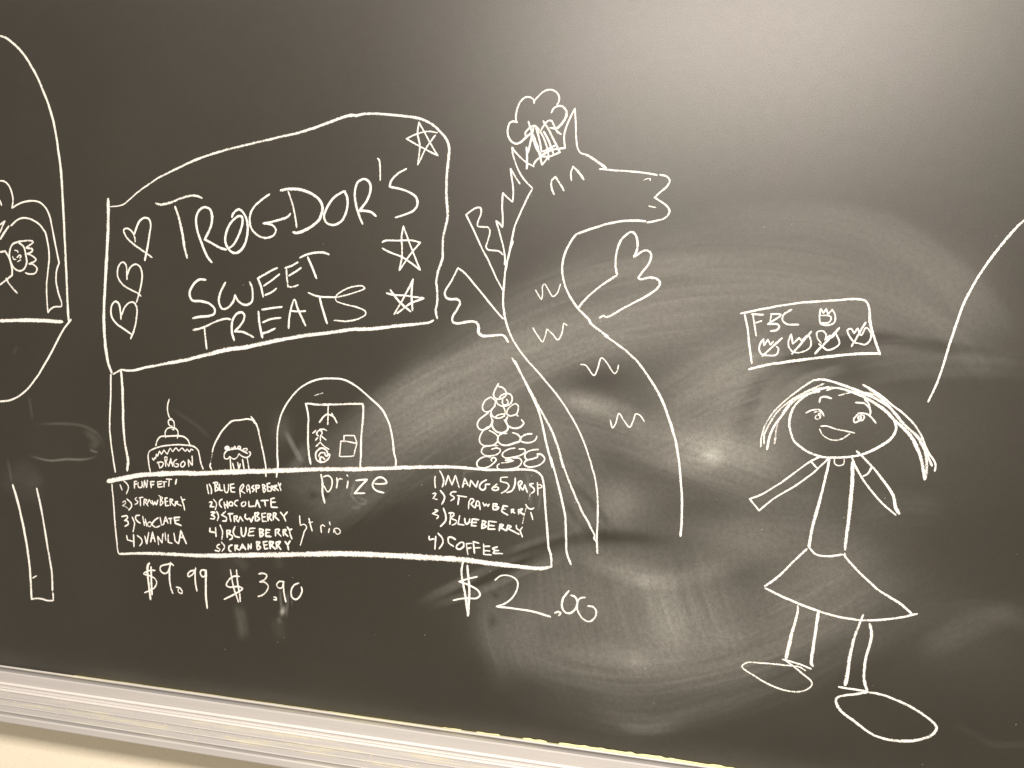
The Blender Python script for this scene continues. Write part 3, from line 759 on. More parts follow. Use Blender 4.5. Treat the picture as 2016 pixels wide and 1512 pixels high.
- 256 -4344,-1236 -4322,-1214 -4266,-1206 -4266,-1236 -4321,-1250
P wrapper
- 258 -4562,-1361 -4545,-1565
- 258 -4517,-1450 -4488,-1561
- 257 -4427,-1434 -4410,-1551
- 257 -4382,-1452 -4399,-1535
- 257 -4343,-1378 -4315,-1539
- 256 -4263,-1348 -4226,-1539
T claw_machine_drawing # chalk claw machine under the wide round arch above the word prize # chalk drawing
P arch
- 321 -3747,-1633 -3729,-1501 -3737,-1149 -3728,-847 -3654,-593 -3472,-316 -3259,-139 -3047,-56 -2836,-33 -2627,-44 -2418,-142 -2209,-298 -2021,-454 -1896,-651 -1830,-889 -1801,-1111 -1768,-1245 -1769,-1333
- 246p.7 -3119,-308 -2971,-262
P cabinet_frame
- 373 -3167,-1389 -3200,-1216 -3219,-919 -3217,-621 -3262,-440 | -3192,-437 -3096,-447 -2832,-434 -2518,-410 -2316,-398 | -2305,-438 -2311,-672 -2333,-967 -2334,-1222 -2342,-1399
P claw
- 261 -2884,-452 -2883,-584 -2891,-752
- 278,408 -2883,-574 -2956,-627 -3029,-725
- 294 -2872,-594 -2798,-619 -2733,-719
- 293 -2825,-567 -2776,-643
P prize_figure
- 264 -3139,-899 -3081,-847
- 263 -3028,-829 -2954,-825 -2901,-847
- 280 -3038,-938 -3075,-911 -3049,-860 -2996,-852 -2980,-895 -3006,-927 -3005,-1016
- 296 -3048,-959 -3090,-1006
- 246 -2990,-936 -2910,-990
- 264 -3084,-1105 -3010,-1031 | -2940,-1091 -2860,-1136
P prize_ball
- 330 -2991,-1352 -3066,-1308 -3078,-1199 -2993,-1119 -2908,-1149 -2881,-1207
- 330 -3034,-1256 -3003,-1199 -2939,-1190 -2907,-1238 -2854,-1205 -2854,-1254 -2927,-1329 -2996,-1333 -3007,-1274 -2970,-1262 -2927,-1299
P prize_box
- 261 -2672,-996 -2562,-995 -2405,-1015 | -2449,-1209 | -2611,-1229 -2685,-1229 | -2667,-996
- 260 -2614,-983 -2616,-905 | -2443,-895 | -2400,-1005
T macaron_tower_drawing # tapering chalk tower of round macarons standing on the counter's right end # chalk drawing
P macaron
- 286 -199,-1 -249,-96 -270,-181 -226,-226 -150,-222 -89,-173 -91,-108 -135,-59 -202,-43
P macaron
- 242 -188,-224 -151,-176 -66,-139 -9,-160 12,-224 -24,-300 -99,-327 -185,-317 -225,-263 -216,-235
- 241 -78,-224 -53,-265 -62,-298 -109,-314 -139,-278 -130,-231
P macaron
- 242 -303,-201 -388,-252 -434,-339 -423,-404 -374,-430 -307,-403 -252,-330 -244,-255 -303,-211
P macaron
- 272 -242,-330 -289,-379 -302,-445 -257,-499 -189,-514 -114,-482 -91,-434 -103,-369 -127,-333
P macaron
- 270 109,-466 85,-444 102,-378 100,-313 61,-285 -4,-318 -59,-386 -63,-442 -19,-468 47,-455 94,-434
P macaron
- 258 -335,-432 -411,-488 -486,-567 -504,-634 -464,-689 -396,-690 -311,-633 -284,-547 -316,-455
P macaron
- 227 -238,-498 -191,-463 -105,-449 -95,-481
- 288 -275,-537 -283,-613 -242,-686 -184,-720 -98,-715 -42,-656 -63,-582 -103,-528
P macaron
- 286 -47,-479 -74,-536 -53,-601 5,-640 81,-645 156,-617 192,-564 153,-515
P macaron
- 259 -328,-700 -260,-724 -192,-786 -199,-862 -265,-913 -380,-929 -449,-896 -470,-831 -424,-724 -358,-659 -301,-642
P macaron
- 257,257,378,257 -50,-727 -126,-736 -182,-777 -195,-834 -150,-888 -54,-905 59,-866 134,-833 151,-786 102,-732 26,-713
P macaron
- 269 324,-711 244,-724 170,-766 143,-814 191,-844 295,-843 369,-801 391,-753 386,-740
P macaron
- 275 -283,-975 -206,-952 -148,-972 -166,-1025 -261,-1069 -377,-1071 -431,-1027 -409,-959 -322,-926 -178,-917
P macaron
- 272 75,-935 -15,-955 -99,-1007 -117,-1055 -68,-1090 36,-1074 159,-1038 223,-987 213,-950 128,-951
P macaron
- 269 424,-937 326,-953 243,-995 221,-1053 255,-1097 330,-1083 414,-1050 | 407,-994
P macaron
- 275 -268,-1159 -279,-1122 -241,-1096 -206,-1127 -257,-1196 -333,-1244 -430,-1264 -489,-1239 -495,-1183 -443,-1123 -357,-1089 -289,-1094
P macaron
- 259 -133,-1169 -28,-1153 57,-1124 | -67,-1127 37,-1102
- 272 46,-1087 141,-1086 176,-1131 144,-1198 41,-1243 -121,-1267 -179,-1257 -185,-1210 -157,-1180
P macaron
- 269 403,-1004 469,-1009 518,-1071 473,-1140 380,-1188 268,-1200 215,-1166 237,-1117 293,-1090
T menu_list # chalk list of four flavours from funfetti to vanilla at the counter's left end # chalk menu
P menu_line
S digit
- 292 -6589,-1945 -6547,-2037
S bracket
- 273 -6522,-1876 -6444,-1934 -6426,-1986 -6469,-2096
S letter
- 290 -6312,-1989 -6311,-1872 | -6263,-1869
- 289 -6312,-1925 -6258,-1911
S letter
- 289 -6239,-1883 -6234,-1962 -6198,-1970 -6168,-1947 -6174,-1863
S letter
- 288 -6139,-1971 -6120,-1843 | -6083,-1962 | -6066,-1834
S letter
- 287 -5996,-1961 -6007,-1861 | -5936,-1851
- 287 -6002,-1914 -5942,-1899
S letter
- 285 -5794,-1834 -5877,-1852 | -5866,-1936 | -5777,-1924
- 286 -5871,-1889 -5800,-1879
S letter
- 285 -5786,-1851 -5706,-1838
- 285 -5753,-1844 -5754,-1933
S letter
- 285 -5718,-1794 -5612,-1792
- 284 -5659,-1795 -5671,-1911
S letter
- 319 -5525,-1781 -5548,-1871
P menu_line
S digit
- 274p.85 -6543,-2250 -6494,-2215 -6483,-2246 -6544,-2298 | -6483,-2310 -6411,-2357
S bracket
- 273 -6458,-2175 -6374,-2248 -6369,-2301 -6423,-2369
S letter
- 272 -6265,-2134 -6301,-2168 -6248,-2207 -6266,-2240 -6308,-2259
S letter
- 271 -6229,-2142 -6146,-2125
- 271 -6205,-2140 -6201,-2277
S letter
- 271 -6135,-2262 -6128,-2155 | -6080,-2162 -6110,-2207 | -6057,-2266
S letter
- 270 -6069,-2230 -6033,-2153 | -5992,-2224
S letter
- 270 -5985,-2166 -5962,-2238 | -5932,-2183 | -5903,-2233 | -5875,-2147
S letter
- 269 -5860,-2072 -5831,-2091 -5832,-2249
- 268 -5831,-2091 -5790,-2109 -5820,-2153 -5778,-2182 -5826,-2243
S letter
- 268 -5696,-2102 -5743,-2116 | -5732,-2236 | -5667,-2226
- 268 -5737,-2168 -5684,-2159
S letter
- 267 -5643,-2229 -5649,-2120 | -5602,-2127 -5631,-2171 | -5567,-2229
S letter
- 267 -5555,-2228 -5549,-2154 | -5508,-2151 -5532,-2184 | -5433,-2219
S letter
- 266 -5450,-2058 -5427,-2124 | -5369,-2104
- 266 -5427,-2124 -5404,-2185 -5381,-2288
P menu_line
S digit
- 311 -6563,-2481 -6460,-2463 -6449,-2488 -6509,-2547 | -6449,-2553 -6437,-2594 -6504,-2643
S bracket
- 273 -6364,-2471 -6317,-2574 -6348,-2726
S letter
- 308 -6214,-2432 -6280,-2443 -6298,-2487 -6256,-2537 -6203,-2565
S letter
- 290 -6160,-2444 -6131,-2601
- 290 -6134,-2548 -6101,-2544
- 289 -6112,-2483 -6083,-2608
S letter
- 289 -6071,-2554 -6029,-2529 -5994,-2548 -6018,-2603 -6065,-2596 -6071,-2549
S letter
- 323 -5862,-2447 -5934,-2490 -5982,-2568 -5923,-2605 -5839,-2577
S letter
- 287 -5833,-2429 -5810,-2564 | -5757,-2539
S letter
- 287 -5774,-2556 -5732,-2421 | -5686,-2528
- 269 -5756,-2497 -5697,-2481
S letter
- 286 -5685,-2449 -5603,-2437
- 286 -5644,-2445 -5639,-2529
S letter
- 320 -5463,-2405 -5574,-2419 | -5551,-2512 | -5440,-2539
- 285 -5562,-2470 -5480,-2453
P menu_line
S digit
- 293 -6469,-2790 -6452,-2863 | -6343,-2886
- 292 -6336,-2762 -6326,-2976
S bracket
- 291 -6270,-2773 -6187,-2830 -6175,-2882 -6223,-2951
S letter
- 290 -6126,-2771 -6085,-2901 | -6048,-2701
S letter
- 290 -6013,-2868 -5977,-2695 | -5930,-2856
- 271 -6001,-2803 -5947,-2788
S letter
- 289 -5865,-2898 -5882,-2756 | -5799,-2860 | -5781,-2700
S letter
- 287 -5745,-2675 -5728,-2817
S letter
- 287 -5687,-2707 -5681,-2839 | -5605,-2849
S letter
- 304 -5581,-2672 -5558,-2807 | -5493,-2849
S letter
- 322 -5493,-2849 -5452,-2624 | -5347,-2837
- 285 -5475,-2737 -5382,-2740
T menu_list # chalk list of five flavours from blue raspberry to cranberry, bracketed as a trio # chalk menu
P menu_line
S digit
- 297 -4976,-1831 -4942,-1984
S bracket
- 279 -4936,-1818 -4896,-1898 -4896,-1981
S letter
- 296 -4822,-1939 -4828,-1800 | -4862,-1797 -4782,-1787 -4810,-1850 | -4759,-1893 -4810,-1923
S letter
- 295 -4754,-1805 -4736,-1907 | -4685,-1903
S letter
- 294 -4669,-1804 -4646,-1931 -4612,-1934 -4589,-1886 -4589,-1794
S letter
- 293 -4488,-1787 -4555,-1802 | -4544,-1919 | -4471,-1919
- 294 -4550,-1858 -4477,-1847
S letter
- 293 -4375,-1999 -4381,-1841 -4331,-1781 -4319,-1805 -4370,-1891 | -4297,-1927
S letter
- 291 -4258,-1903 -4264,-1812 -4241,-1790 -4202,-1920
- 274 -4258,-1862 -4219,-1855
S letter
- 290 -4141,-1783 -4180,-1826 -4135,-1854 -4168,-1897
S letter
- 290 -4096,-1897 -4108,-1785 | -4047,-1786 -4052,-1817 -4096,-1836
S letter
- 272 -3974,-1883 -3991,-1762 | -3947,-1779 -3980,-1822 | -3936,-1839 -3969,-1893
S letter
- 271 -3859,-1732 -3909,-1746 | -3897,-1862 | -3847,-1858
- 272 -3903,-1801 -3859,-1793
S letter
- 271 -3836,-1858 -3842,-1782 | -3804,-1779 -3826,-1821 | -3776,-1848
S letter
- 271 -3770,-1848 -3782,-1767 | -3738,-1754 -3765,-1797 | -3710,-1843
S letter
- 270 -3722,-1713 -3694,-1771 | -3673,-1719
- 270 -3694,-1771 -3666,-1840
P menu_line
S digit
- 297 -4936,-2124 -4890,-2110 -4890,-2136 -4919,-2190 | -4839,-2184
S bracket
- 279 -4862,-2061 -4805,-2129 -4827,-2235
S letter
- 278 -4697,-2049 -4742,-2083 -4748,-2146 -4708,-2189
S letter
- 313 -4668,-2088 -4645,-2205
- 313 -4657,-2139 -4606,-2135
- 312 -4611,-2073 -4600,-2191
S letter
- 311 -4544,-2078 -4577,-2107 -4566,-2142 -4521,-2139 -4515,-2097 -4544,-2078
S letter
- 310 -4414,-2048 -4465,-2062 -4481,-2115 -4431,-2147
S letter
- 310 -4319,-2062 -4358,-2095 -4352,-2136 -4307,-2133 -4279,-2089 -4296,-2055
S letter
- 309 -4229,-2045 -4223,-2131 | -4128,-2119
S letter
- 291 -4112,-2133 -4084,-2013 | -4028,-2137
- 291 -4095,-2075 -4051,-2062
S letter
- 324 -4018,-2024 -3880,-2008
- 323 -3951,-2019 -3934,-2109
S letter
- 305 -3775,-1960 -3847,-1980 | -3835,-2112 | -3719,-2110
- 306 -3846,-2041 -3758,-2025
P menu_line
S digit
- 315 -4907,-2277 -4833,-2276 -4896,-2323 | -4833,-2349 -4844,-2381 -4913,-2387
S bracket
- 314 -4799,-2253 -4765,-2333 -4787,-2408
S letter
- 330 -4634,-2240 -4713,-2309 | -4622,-2353 -4634,-2395 -4696,-2406
S letter
- 330 -4600,-2281 -4504,-2271
- 330 -4566,-2281 -4543,-2404
S letter
- 329 -4481,-2404 -4487,-2311 | -4430,-2307 -4464,-2351 | -4407,-2403
S letter
- 329 -4407,-2398 -4380,-2313 | -4329,-2381
S letter
- 327 -4284,-2259 -4290,-2316 -4250,-2344 | -4217,-2321 | -4183,-2380 | -4144,-2284
S letter
- 326 -4111,-2364 -4122,-2231 | -4056,-2226 -4094,-2280 | -4038,-2317 -4094,-2362
S letter
- 324 -3928,-2216 -4000,-2232 | -3988,-2354 | -3916,-2348
- 325 -3994,-2288 -3928,-2277
S letter
- 324 -3889,-2346 -3900,-2224 | -3845,-2230 -3878,-2283 | -3822,-2335
S letter
- 323 -3800,-2318 -3796,-2205 | -3752,-2212 -3779,-2265 | -3696,-2320
S letter
- 339 -3680,-2181 -3620,-2242 | -3555,-2166
- 338 -3620,-2242 -3581,-2321
P menu_line
S digit
- 333 -4919,-2533 -4925,-2596 | -4827,-2609
- 333 -4821,-2520 -4810,-2675
S bracket
- 314 -4742,-2472 -4696,-2577 -4707,-2708
S letter
- 331 -4610,-2674 -4616,-2555 | -4554,-2555 -4588,-2609 | -4520,-2635 -4520,-2671 -4571,-2706
S letter
- 312 -4469,-2475 -4503,-2561 -4475,-2631 -4384,-2649
S letter
- 328 -4368,-2482 -4345,-2609 -4317,-2623 -4283,-2553 -4278,-2470
S letter
- 309 -4110,-2476 -4211,-2495 -4216,-2547 | -4233,-2600 -4132,-2591
- 310 -4216,-2547 -4138,-2530
S letter
- 326 -4026,-2618 -4043,-2476 | -3971,-2496 -4021,-2541 | -3971,-2557 -4020,-2613
S letter
- 324 -3849,-2480 -3921,-2481 | -3926,-2584 | -3832,-2586
- 308 -3926,-2533 -3860,-2527
S letter
- 324 -3760,-2575 -3761,-2468 | -3695,-2462 -3728,-2516 | -3661,-2572
S letter
- 322 -3623,-2558 -3629,-2462 | -3580,-2453 -3607,-2506 | -3541,-2562
S letter
- 321 -3564,-2406 -3520,-2458 | -3471,-2434
- 321 -3520,-2458 -3508,-2518 -3475,-2597
P menu_line
S digit
- 315 -4741,-2789 -4787,-2814 -4793,-2846 -4741,-2867 -4758,-2905 -4833,-2901
S bracket
- 297 -4718,-2745 -4656,-2823 -4707,-2906
S letter
- 331 -4514,-2779 -4576,-2806 -4576,-2873 -4531,-2895
S letter
- 331 -4468,-2874 -4474,-2786 | -4423,-2782 -4451,-2826 | -4395,-2862
S letter
- 330 -4384,-2856 -4339,-2754 | -4277,-2841
- 312 -4367,-2813 -4294,-2802
S letter
- 346 -4237,-2833 -4238,-2745 | -4187,-2813 | -4182,-2730
S letter
- 327 -4075,-2823 -4092,-2691 | -4031,-2696 -4070,-2751 | -4019,-2777 -4069,-2828
S letter
- 325 -3898,-2669 -3970,-2686 | -3947,-2797 | -3886,-2781
- 309 -3958,-2741 -3897,-2725
S letter
- 342 -3847,-2788 -3859,-2671 | -3798,-2676 -3831,-2730 | -3753,-2785
S letter
- 341 -3731,-2777 -3749,-2671 | -3677,-2655 -3721,-2720 | -3660,-2786
S letter
- 373 -3595,-2643 -3551,-2695 | -3507,-2620
- 373 -3551,-2695 -3533,-2775
P curly_bracket
- 252 -3347,-2211 -3335,-2367 | -3270,-2346 -3227,-2383 -3269,-2468 | -3332,-2686
P word | lettering trio
S letter
- 251 -3190,-2239 -3162,-2337 -3129,-2441
- 251 -3190,-2309 -3120,-2294
S letter
- 250 -2985,-2343 -2973,-2453
- 250 -2985,-2353 -2958,-2326 -2915,-2347
S letter
- 249 -2840,-2371 -2855,-2443
- 248 -2844,-2266 -2830,-2320
S letter
- 248 -2765,-2435 -2760,-2375 -2702,-2360 -2659,-2396 -2669,-2437 -2717,-2451 -2755,-2394
T prize_lettering # chalk word prize in lower case, written under the claw machine # chalk lettering
P letter
- 372 -2989,-1527 -2966,-1660 -2964,-1820 -2925,-1982
- 281 -2956,-1569 -2871,-1544 -2812,-1589 -2811,-1699 -2874,-1798 -2955,-1689
P letter
- 295 -2728,-1564 -2717,-1642 -2731,-1733
- 295 -2717,-1642 -2680,-1580 -2633,-1582
P letter
- 294 -2543,-1601 -2557,-1721
- 245 -2565,-1508 -2539,-1536
P letter
- 309 -2418,-1592 -2225,-1559 | -2436,-1796 | -2258,-1773
P letter
- 307 -2105,-1615 -2002,-1612 -1910,-1586 -1963,-1521 -2045,-1517 -2116,-1581 -2136,-1651 -2083,-1716 -1948,-1746
T menu_list # chalk list of five flavours from mango to coffee at the counter's right end # chalk menu
P menu_line
S digit
- 282 -1139,-1431 -1142,-1513 -1128,-1614
S bracket
- 297 -1071,-1345 -1014,-1456 -1008,-1523 -1026,-1592
S letter
- 297 -977,-1560 -936,-1412 | -873,-1552 | -822,-1405 | -759,-1587
S letter
- 295 -710,-1579 -677,-1438 | -623,-1544
- 248 -692,-1520 -638,-1502
S letter
- 294 -598,-1561 -585,-1460 | -500,-1555 | -473,-1457
S letter
- 291 -338,-1434 -414,-1482 -447,-1551 -412,-1591 -364,-1573 -356,-1506 | -288,-1501
S letter
- 290 -182,-1485 -239,-1536 -257,-1566 -208,-1586 -156,-1559 -181,-1527 -229,-1545
S digit
- 198 -22,-1374 -132,-1386
- 274 -132,-1391 -130,-1443 | -29,-1464 1,-1500 -36,-1569 -116,-1622
S bracket
- 273 88,-1376 86,-1475 41,-1573 -35,-1607
S letter
- 273 160,-1560 142,-1443 179,-1417 194,-1439 158,-1498 | 212,-1551
S letter
- 272 212,-1551 233,-1465 | 274,-1584
S letter
- 271 365,-1442 308,-1460 372,-1521 373,-1558 336,-1589
S letter
- 270 420,-1419 436,-1610
- 270 417,-1461 473,-1457 488,-1484 437,-1507
P menu_line
S digit
- 283 -1178,-1704 -1123,-1695 -1142,-1745 -1167,-1776 | -1096,-1790
S bracket
- 298 -1055,-1642 -983,-1733 -996,-1802 -1025,-1857
S letter
- 280 -802,-1648 -871,-1658 -895,-1698 -839,-1728 -834,-1751 -892,-1794
S letter
- 280 -791,-1705 -638,-1718
- 280 -761,-1722 -775,-1843
S letter
- 264 -609,-1898 -597,-1782 -564,-1736 -529,-1757 -572,-1818 | -512,-1871
S letter
- 263 -507,-1871 -485,-1764 | -456,-1771 -428,-1893
- 263 -493,-1836 -449,-1828
S letter
- 262 -392,-1781 -366,-1836 | -338,-1800 | -313,-1832 | -290,-1792
S letter
- 277 -235,-1869 -232,-1788 | -174,-1788 -216,-1825 | -149,-1834 -172,-1864 -235,-1874
S letter
- 275 -10,-1809 -77,-1804 | -104,-1887 | -65,-1913 -2,-1938
- 275 -95,-1853 -42,-1854
S letter
- 305 45,-1904 44,-1847 | 82,-1849 59,-1875 | 98,-1900
S letter
- 289 156,-1914 149,-1849 | 206,-1830 169,-1880 | 241,-1917
S letter
- 272 256,-1755 295,-1809 343,-1819 380,-1802
- 272 330,-1868 371,-1978
P menu_line
S digit
- 284 -1138,-1948 -1088,-1954 -1172,-2009 | -1076,-2041 -1105,-2087
S bracket
- 330 -1004,-1909 -962,-2022 -965,-2100 -1042,-2198
S letter
- 282 -894,-2152 -883,-1977 | -918,-1980 -844,-1974 -833,-2002 -891,-2055 | -791,-2095 -810,-2135 -859,-2159
S letter
- 281 -744,-2000 -766,-2137 | -667,-2143
S letter
- 280 -664,-2037 -653,-2103 -628,-2125 -594,-2089 -586,-2040
S letter
- 294 -444,-2043 -547,-2042 | -559,-2144 | -476,-2142
- 295 -570,-2097 -477,-2084
S letter
- 310 -401,-2174 -390,-2053 | -336,-2068 -379,-2110 | -329,-2135 -397,-2174
S letter
- 307 -172,-2055 -293,-2055 | -299,-2170 | -188,-2166
- 309 -296,-2117 -204,-2115
S letter
- 307 -129,-2190 -122,-2089 | -74,-2094 -111,-2140 | -19,-2180
S letter
- 291 -19,-2180 -2,-2089 | 51,-2103 9,-2145 | 174,-2212
S letter
- 274 127,-2078 133,-2125 182,-2154 | 218,-2099
- 274 182,-2154 197,-2196 223,-2250
P menu_line
S digit
- 285 -1214,-2354 -1208,-2412 -1133,-2391
- 300 -1109,-2345 -1120,-2555
S bracket
- 300 -1080,-2298 -1004,-2375 -997,-2442 -1055,-2540
S letter
- 298 -795,-2376 -865,-2343 -909,-2357 -903,-2434 -822,-2485
S letter
- 297 -705,-2402 -773,-2461 -782,-2501 -732,-2516 -669,-2462 -675,-2414 -705,-2402
S letter
- 280 -544,-2410 -631,-2423 | -601,-2588
- 281 -620,-2496 -549,-2475
S letter
- 280 -433,-2400 -525,-2379 | -501,-2561
- 280 -510,-2474 -412,-2463
S letter
- 279 -365,-2397 -357,-2557 | -237,-2559
- 264 -364,-2438 -263,-2429
- 264 -359,-2502 -261,-2501
S letter
- 277 -147,-2429 -224,-2461 -197,-2485 -215,-2531 | -65,-2521
- 263 -204,-2488 -126,-2481
P pointer_line
- 181p.55 322,-1590 292,-1705
- 197p.6 267,-1811 241,-1908 217,-2052
T price_tag # chalk price of $9.99 below the funfetti list # chalk price
P dollar_sign
- 327 -5927,-3335 -6034,-3345 -6143,-3409 -6023,-3435 -5928,-3480 -5904,-3542 -5952,-3632 -6133,-3731
- 409 -6034,-3217 -6070,-3268 -6071,-3408 -6048,-3610 -6019,-3838
- 363 -6010,-3273 -6005,-3498 -5995,-3755
P digit
- 359 -5583,-3223 -5630,-3195 -5724,-3215 -5819,-3256 -5837,-3311 -5796,-3360 -5737,-3365 -5677,-3306 -5641,-3175
- 360 -5641,-3170 -5666,-3305 -5660,-3496 -5631,-3621 -5602,-3693
P decimal_point
- 324 -5543,-3581 -5484,-3580 -5431,-3633 -5437,-3671 -5496,-3650 -5502,-3598
P digit
- 356 -5179,-3259 -5266,-3278 -5325,-3347 -5313,-3377 -5255,-3351 -5185,-3270
- 338 -5181,-3217 -5191,-3323 -5185,-3471 -5156,-3606
P digit
- 354 -5011,-3243 -5069,-3248 -5098,-3293 -5057,-3358 -5011,-3338 -5000,-3242
- 372 -4994,-3231 -4994,-3399 -4994,-3663 -4971,-3878
T price_tag # chalk price of $3.90 below the blue raspberry list # chalk price
P dollar_sign
- 314 -4388,-3288 -4496,-3298 -4598,-3381 -4626,-3458 -4563,-3478 -4404,-3456 -4336,-3481 -4404,-3540 -4666,-3693
- 332 -4553,-3184 -4518,-3384 -4466,-3557 -4404,-3713
- 349 -4445,-3179 -4422,-3395 -4393,-3549 -4370,-3699
P digit
- 345 -4056,-3214 -3967,-3193 -3906,-3221 -3933,-3285 -4033,-3342 | -3944,-3338 -3882,-3394 -3910,-3480 -3988,-3555 -4060,-3583
P decimal_point
- 344 -3787,-3566 -3748,-3567 -3737,-3602 | -3787,-3607
P digit
- 307 -3601,-3299 -3689,-3303 -3733,-3359 -3699,-3407 -3644,-3401 -3617,-3316
- 307 -3617,-3285 -3605,-3469 -3571,-3626
P digit
- 339 -3349,-3290 -3436,-3339 -3479,-3426 -3467,-3527 -3401,-3562 -3336,-3514 -3293,-3407 -3310,-3347
T price_tag # large chalk price of $2.00 right of the others, below the mango list # chalk price
P dollar_sign
- 312 -446,-2907 -603,-2961 -733,-3012 | -574,-3049 -428,-3125 -400,-3187 -451,-3237 -622,-3255 -819,-3308
- 376 -675,-2702 -698,-2840 -667,-3032 -622,-3248 -582,-3525
- 391 -608,-2747 -583,-2959 -564,-3190 -572,-3387 -582,-3525
P digit
- 233,279,310,310,388 -178,-2939 -84,-2859 58,-2851 162,-2912 171,-3013 93,-3175 -20,-3277 -142,-3335 | 162,-3335 418,-3352 678,-3401
P decimal_point
- 341 733,-3338 795,-3312 827,-3334 797,-3375
P digit
- 361 934,-2981 851,-3110 843,-3237 895,-3314 970,-3312 1042,-3241 1063,-3138 1024,-3067 961,-3048
P digit
- 358 1184,-3053 1099,-3084 1059,-3177 1081,-3288 1158,-3381 1246,-3409 1329,-3337 1338,-3235 1287,-3184 1213,-3183
T score_board_drawing # chalk box lettered FBC with five little flames, above the girl's head # chalk sign
P border
- 352 3148,1092 3469,1167 3898,1250 4321,1292 4634,1314 4729,1288 4770,1200 4797,1001 4860,803 4939,594
- 304 3204,1087 3251,905 3284,676 3329,418
- 407 3289,336 3506,402 3937,486 4361,557 4778,605 4938,611
P letter
- 268 3451,1087 3292,1084
- 269 3314,1090 3344,930 3370,794
- 269 3342,970 3433,1001
P letter
- 267 3538,1095 3647,1097 3669,1087 3512,958 | 3632,961 3661,927 3625,881 3549,867
- 241 3550,1084 3538,992
P letter
- 298 3811,1163 3712,1088 3700,1019 3751,969 3908,962
P flame
- 249 4168,1182 4165,1042 4190,975 4286,966 4353,1001 4358,1102 4317,1174 | 4268,1111 | 4243,1178 | 4209,1121 | 4174,1182
- 223 4174,1087 4279,1089 4312,1068 4284,1000 4189,992
P flame | flame struck through
- 255 3467,762 3426,692 3420,600 3456,544 3544,535 3641,550 3665,631 3636,664
- 242 3467,762 3477,671 | 3522,752 | 3559,673 | 3600,732
- 334 3706,780 3457,521
P flame | flame struck through
- 266 3817,835 3785,726 3800,647 3867,592 3985,601 4068,666 4074,746 4049,813 | 4017,823 | 3956,742 | 3922,787 | 3845,705 | 3817,835
- 330 4073,876 3842,562
P flame | flame struck through
- 250 4204,716 4146,805 4148,872 4216,885 4261,830 4249,762 | 4304,832 | 4327,798 | 4386,868
- 248 4388,845 4431,723 4356,653 4283,634 4227,671 4172,715
- 326 4420,936 4131,578
P flame | flame struck through
- 246 4656,735 4613,751 4546,838 4521,905 4562,923 4607,863 | 4645,931 | 4692,843 4748,944 4803,890 4809,790 4751,722 4656,741
- 322 4739,1017 4580,688
T girl_drawing # chalk girl with long hair and a flared skirt at the right of the board # chalk drawing
P face_outline
- 329,329,362,362,395 4338,139 4168,82 3986,-40 3885,-189 3854,-377 3919,-590 4075,-726 4281,-799 4482,-801 4744,-756 4973,-643 5146,-492 5190,-349 5158,-252
P hair
- 265p.9 4147,231 4030,148 3836,-19 3668,-199 3553,-393 3507,-570 3500,-717
- 330p.85 4269,186 4100,93 3839,-76 3683,-242 3595,-406 3540,-540 3539,-671
- 331p.9 4221,77 4063,35 3880,-88 3779,-237 3665,-417 3610,-565 3585,-748
- 329p.7 4378,141 4166,111 3957,1 3802,-164 3704,-385 3677,-663
- 331,397,397,397 4147,224 4213,241 4360,218 4562,156 4763,80 4937,4 5098,-101 5235,-248
- 330,462,528,528,462p.9 4301,95 4405,135 4538,113 4699,63 4833,-1 5035,-132 5172,-265 5376,-464 5491,-682 5556,-916 5576,-1027
- 263,394,460,460p.85 4457,31 4632,88 4802,82 4961,33 5098,-101 5304,-328 5480,-487 5567,-677 5588,-816 5588,-1012
- 293 4750,192 4932,88 5135,-71 5337,-229 5475,-403 5591,-648 5690,-809 5689,-907
- 389p.85 4825,139 5029,-20 5236,-262 5440,-461 5552,-636 5653,-840
- 293 4781,-4 4836,-57 4860,-141
P eyebrow
- 298 4223,-72 4239,-7 4292,9 4373,-11
P eyebrow
- 294 4672,-47 4784,-60 4860,-141 4864,-211
P eye
- 240p.8 4057,-222 4120,-184 4224,-166 4274,-215 4289,-257
- 299p.7 4162,-212 4193,-193 4241,-191 4243,-234 4188,-254 4182,-288 4214,-295 4245,-268 4211,-235 4234,-217 4260,-250
P eye
- 261 4710,-193 4820,-196 4877,-236 4944,-313
- 294p.8 4718,-201 4667,-272 4677,-314 4724,-294 4753,-250 4736,-226 4713,-253 4762,-284 4791,-232 4742,-209
P mouth
- 239p.85 4252,-392 4331,-384 4453,-420 4574,-439 4689,-458
- 239p.85 4241,-427 4290,-506 4389,-561 4485,-564 4562,-525 4630,-466
P pendant
- 225p.8 4455,-823 4462,-883 4503,-906 4566,-885 4574,-815
P arm
- 280 4268,-803 4137,-883 3851,-1135 3559,-1360 3389,-1446 | 3522,-1599 | 3701,-1423 3965,-1229 4199,-1024 4376,-818
- 268 4157,-875 4243,-963
P arm
- 328,328,394,460 4721,-696 4922,-890 5090,-1092 5203,-1254 5246,-1422 5296,-1503
- 296 4667,-792 4741,-945 4899,-1177 5067,-1364 5258,-1528
- 262 4923,-897 4876,-993 4819,-1032
P torso
- 332,432,465 4390,-824 4351,-1100 4278,-1496 4214,-1837 4192,-2058
- 527,593,461,395 4683,-849 4693,-1148 4677,-1581 4649,-2047
P skirt
- 305 4199,-2057 4284,-2138 4420,-2155 4633,-2113
- 373 4172,-2074 3991,-2282 3823,-2491 3643,-2650
- 367 4652,-2090 4654,-2126 4831,-2320 5081,-2543 5101,-2555 5358,-2703 5528,-2829
- 381 3649,-2671 3912,-2779 4330,-2913 4672,-2980 5006,-2980 5331,-2915 5593,-2829
P leg
- 308,479,548 4089,-2872 4093,-2953 4023,-3334 3976,-3640
- 442 4359,-2932 4327,-3374 4308,-3659 4331,-3701
- 291 3928,-3653 4095,-3678 4312,-3741
P leg
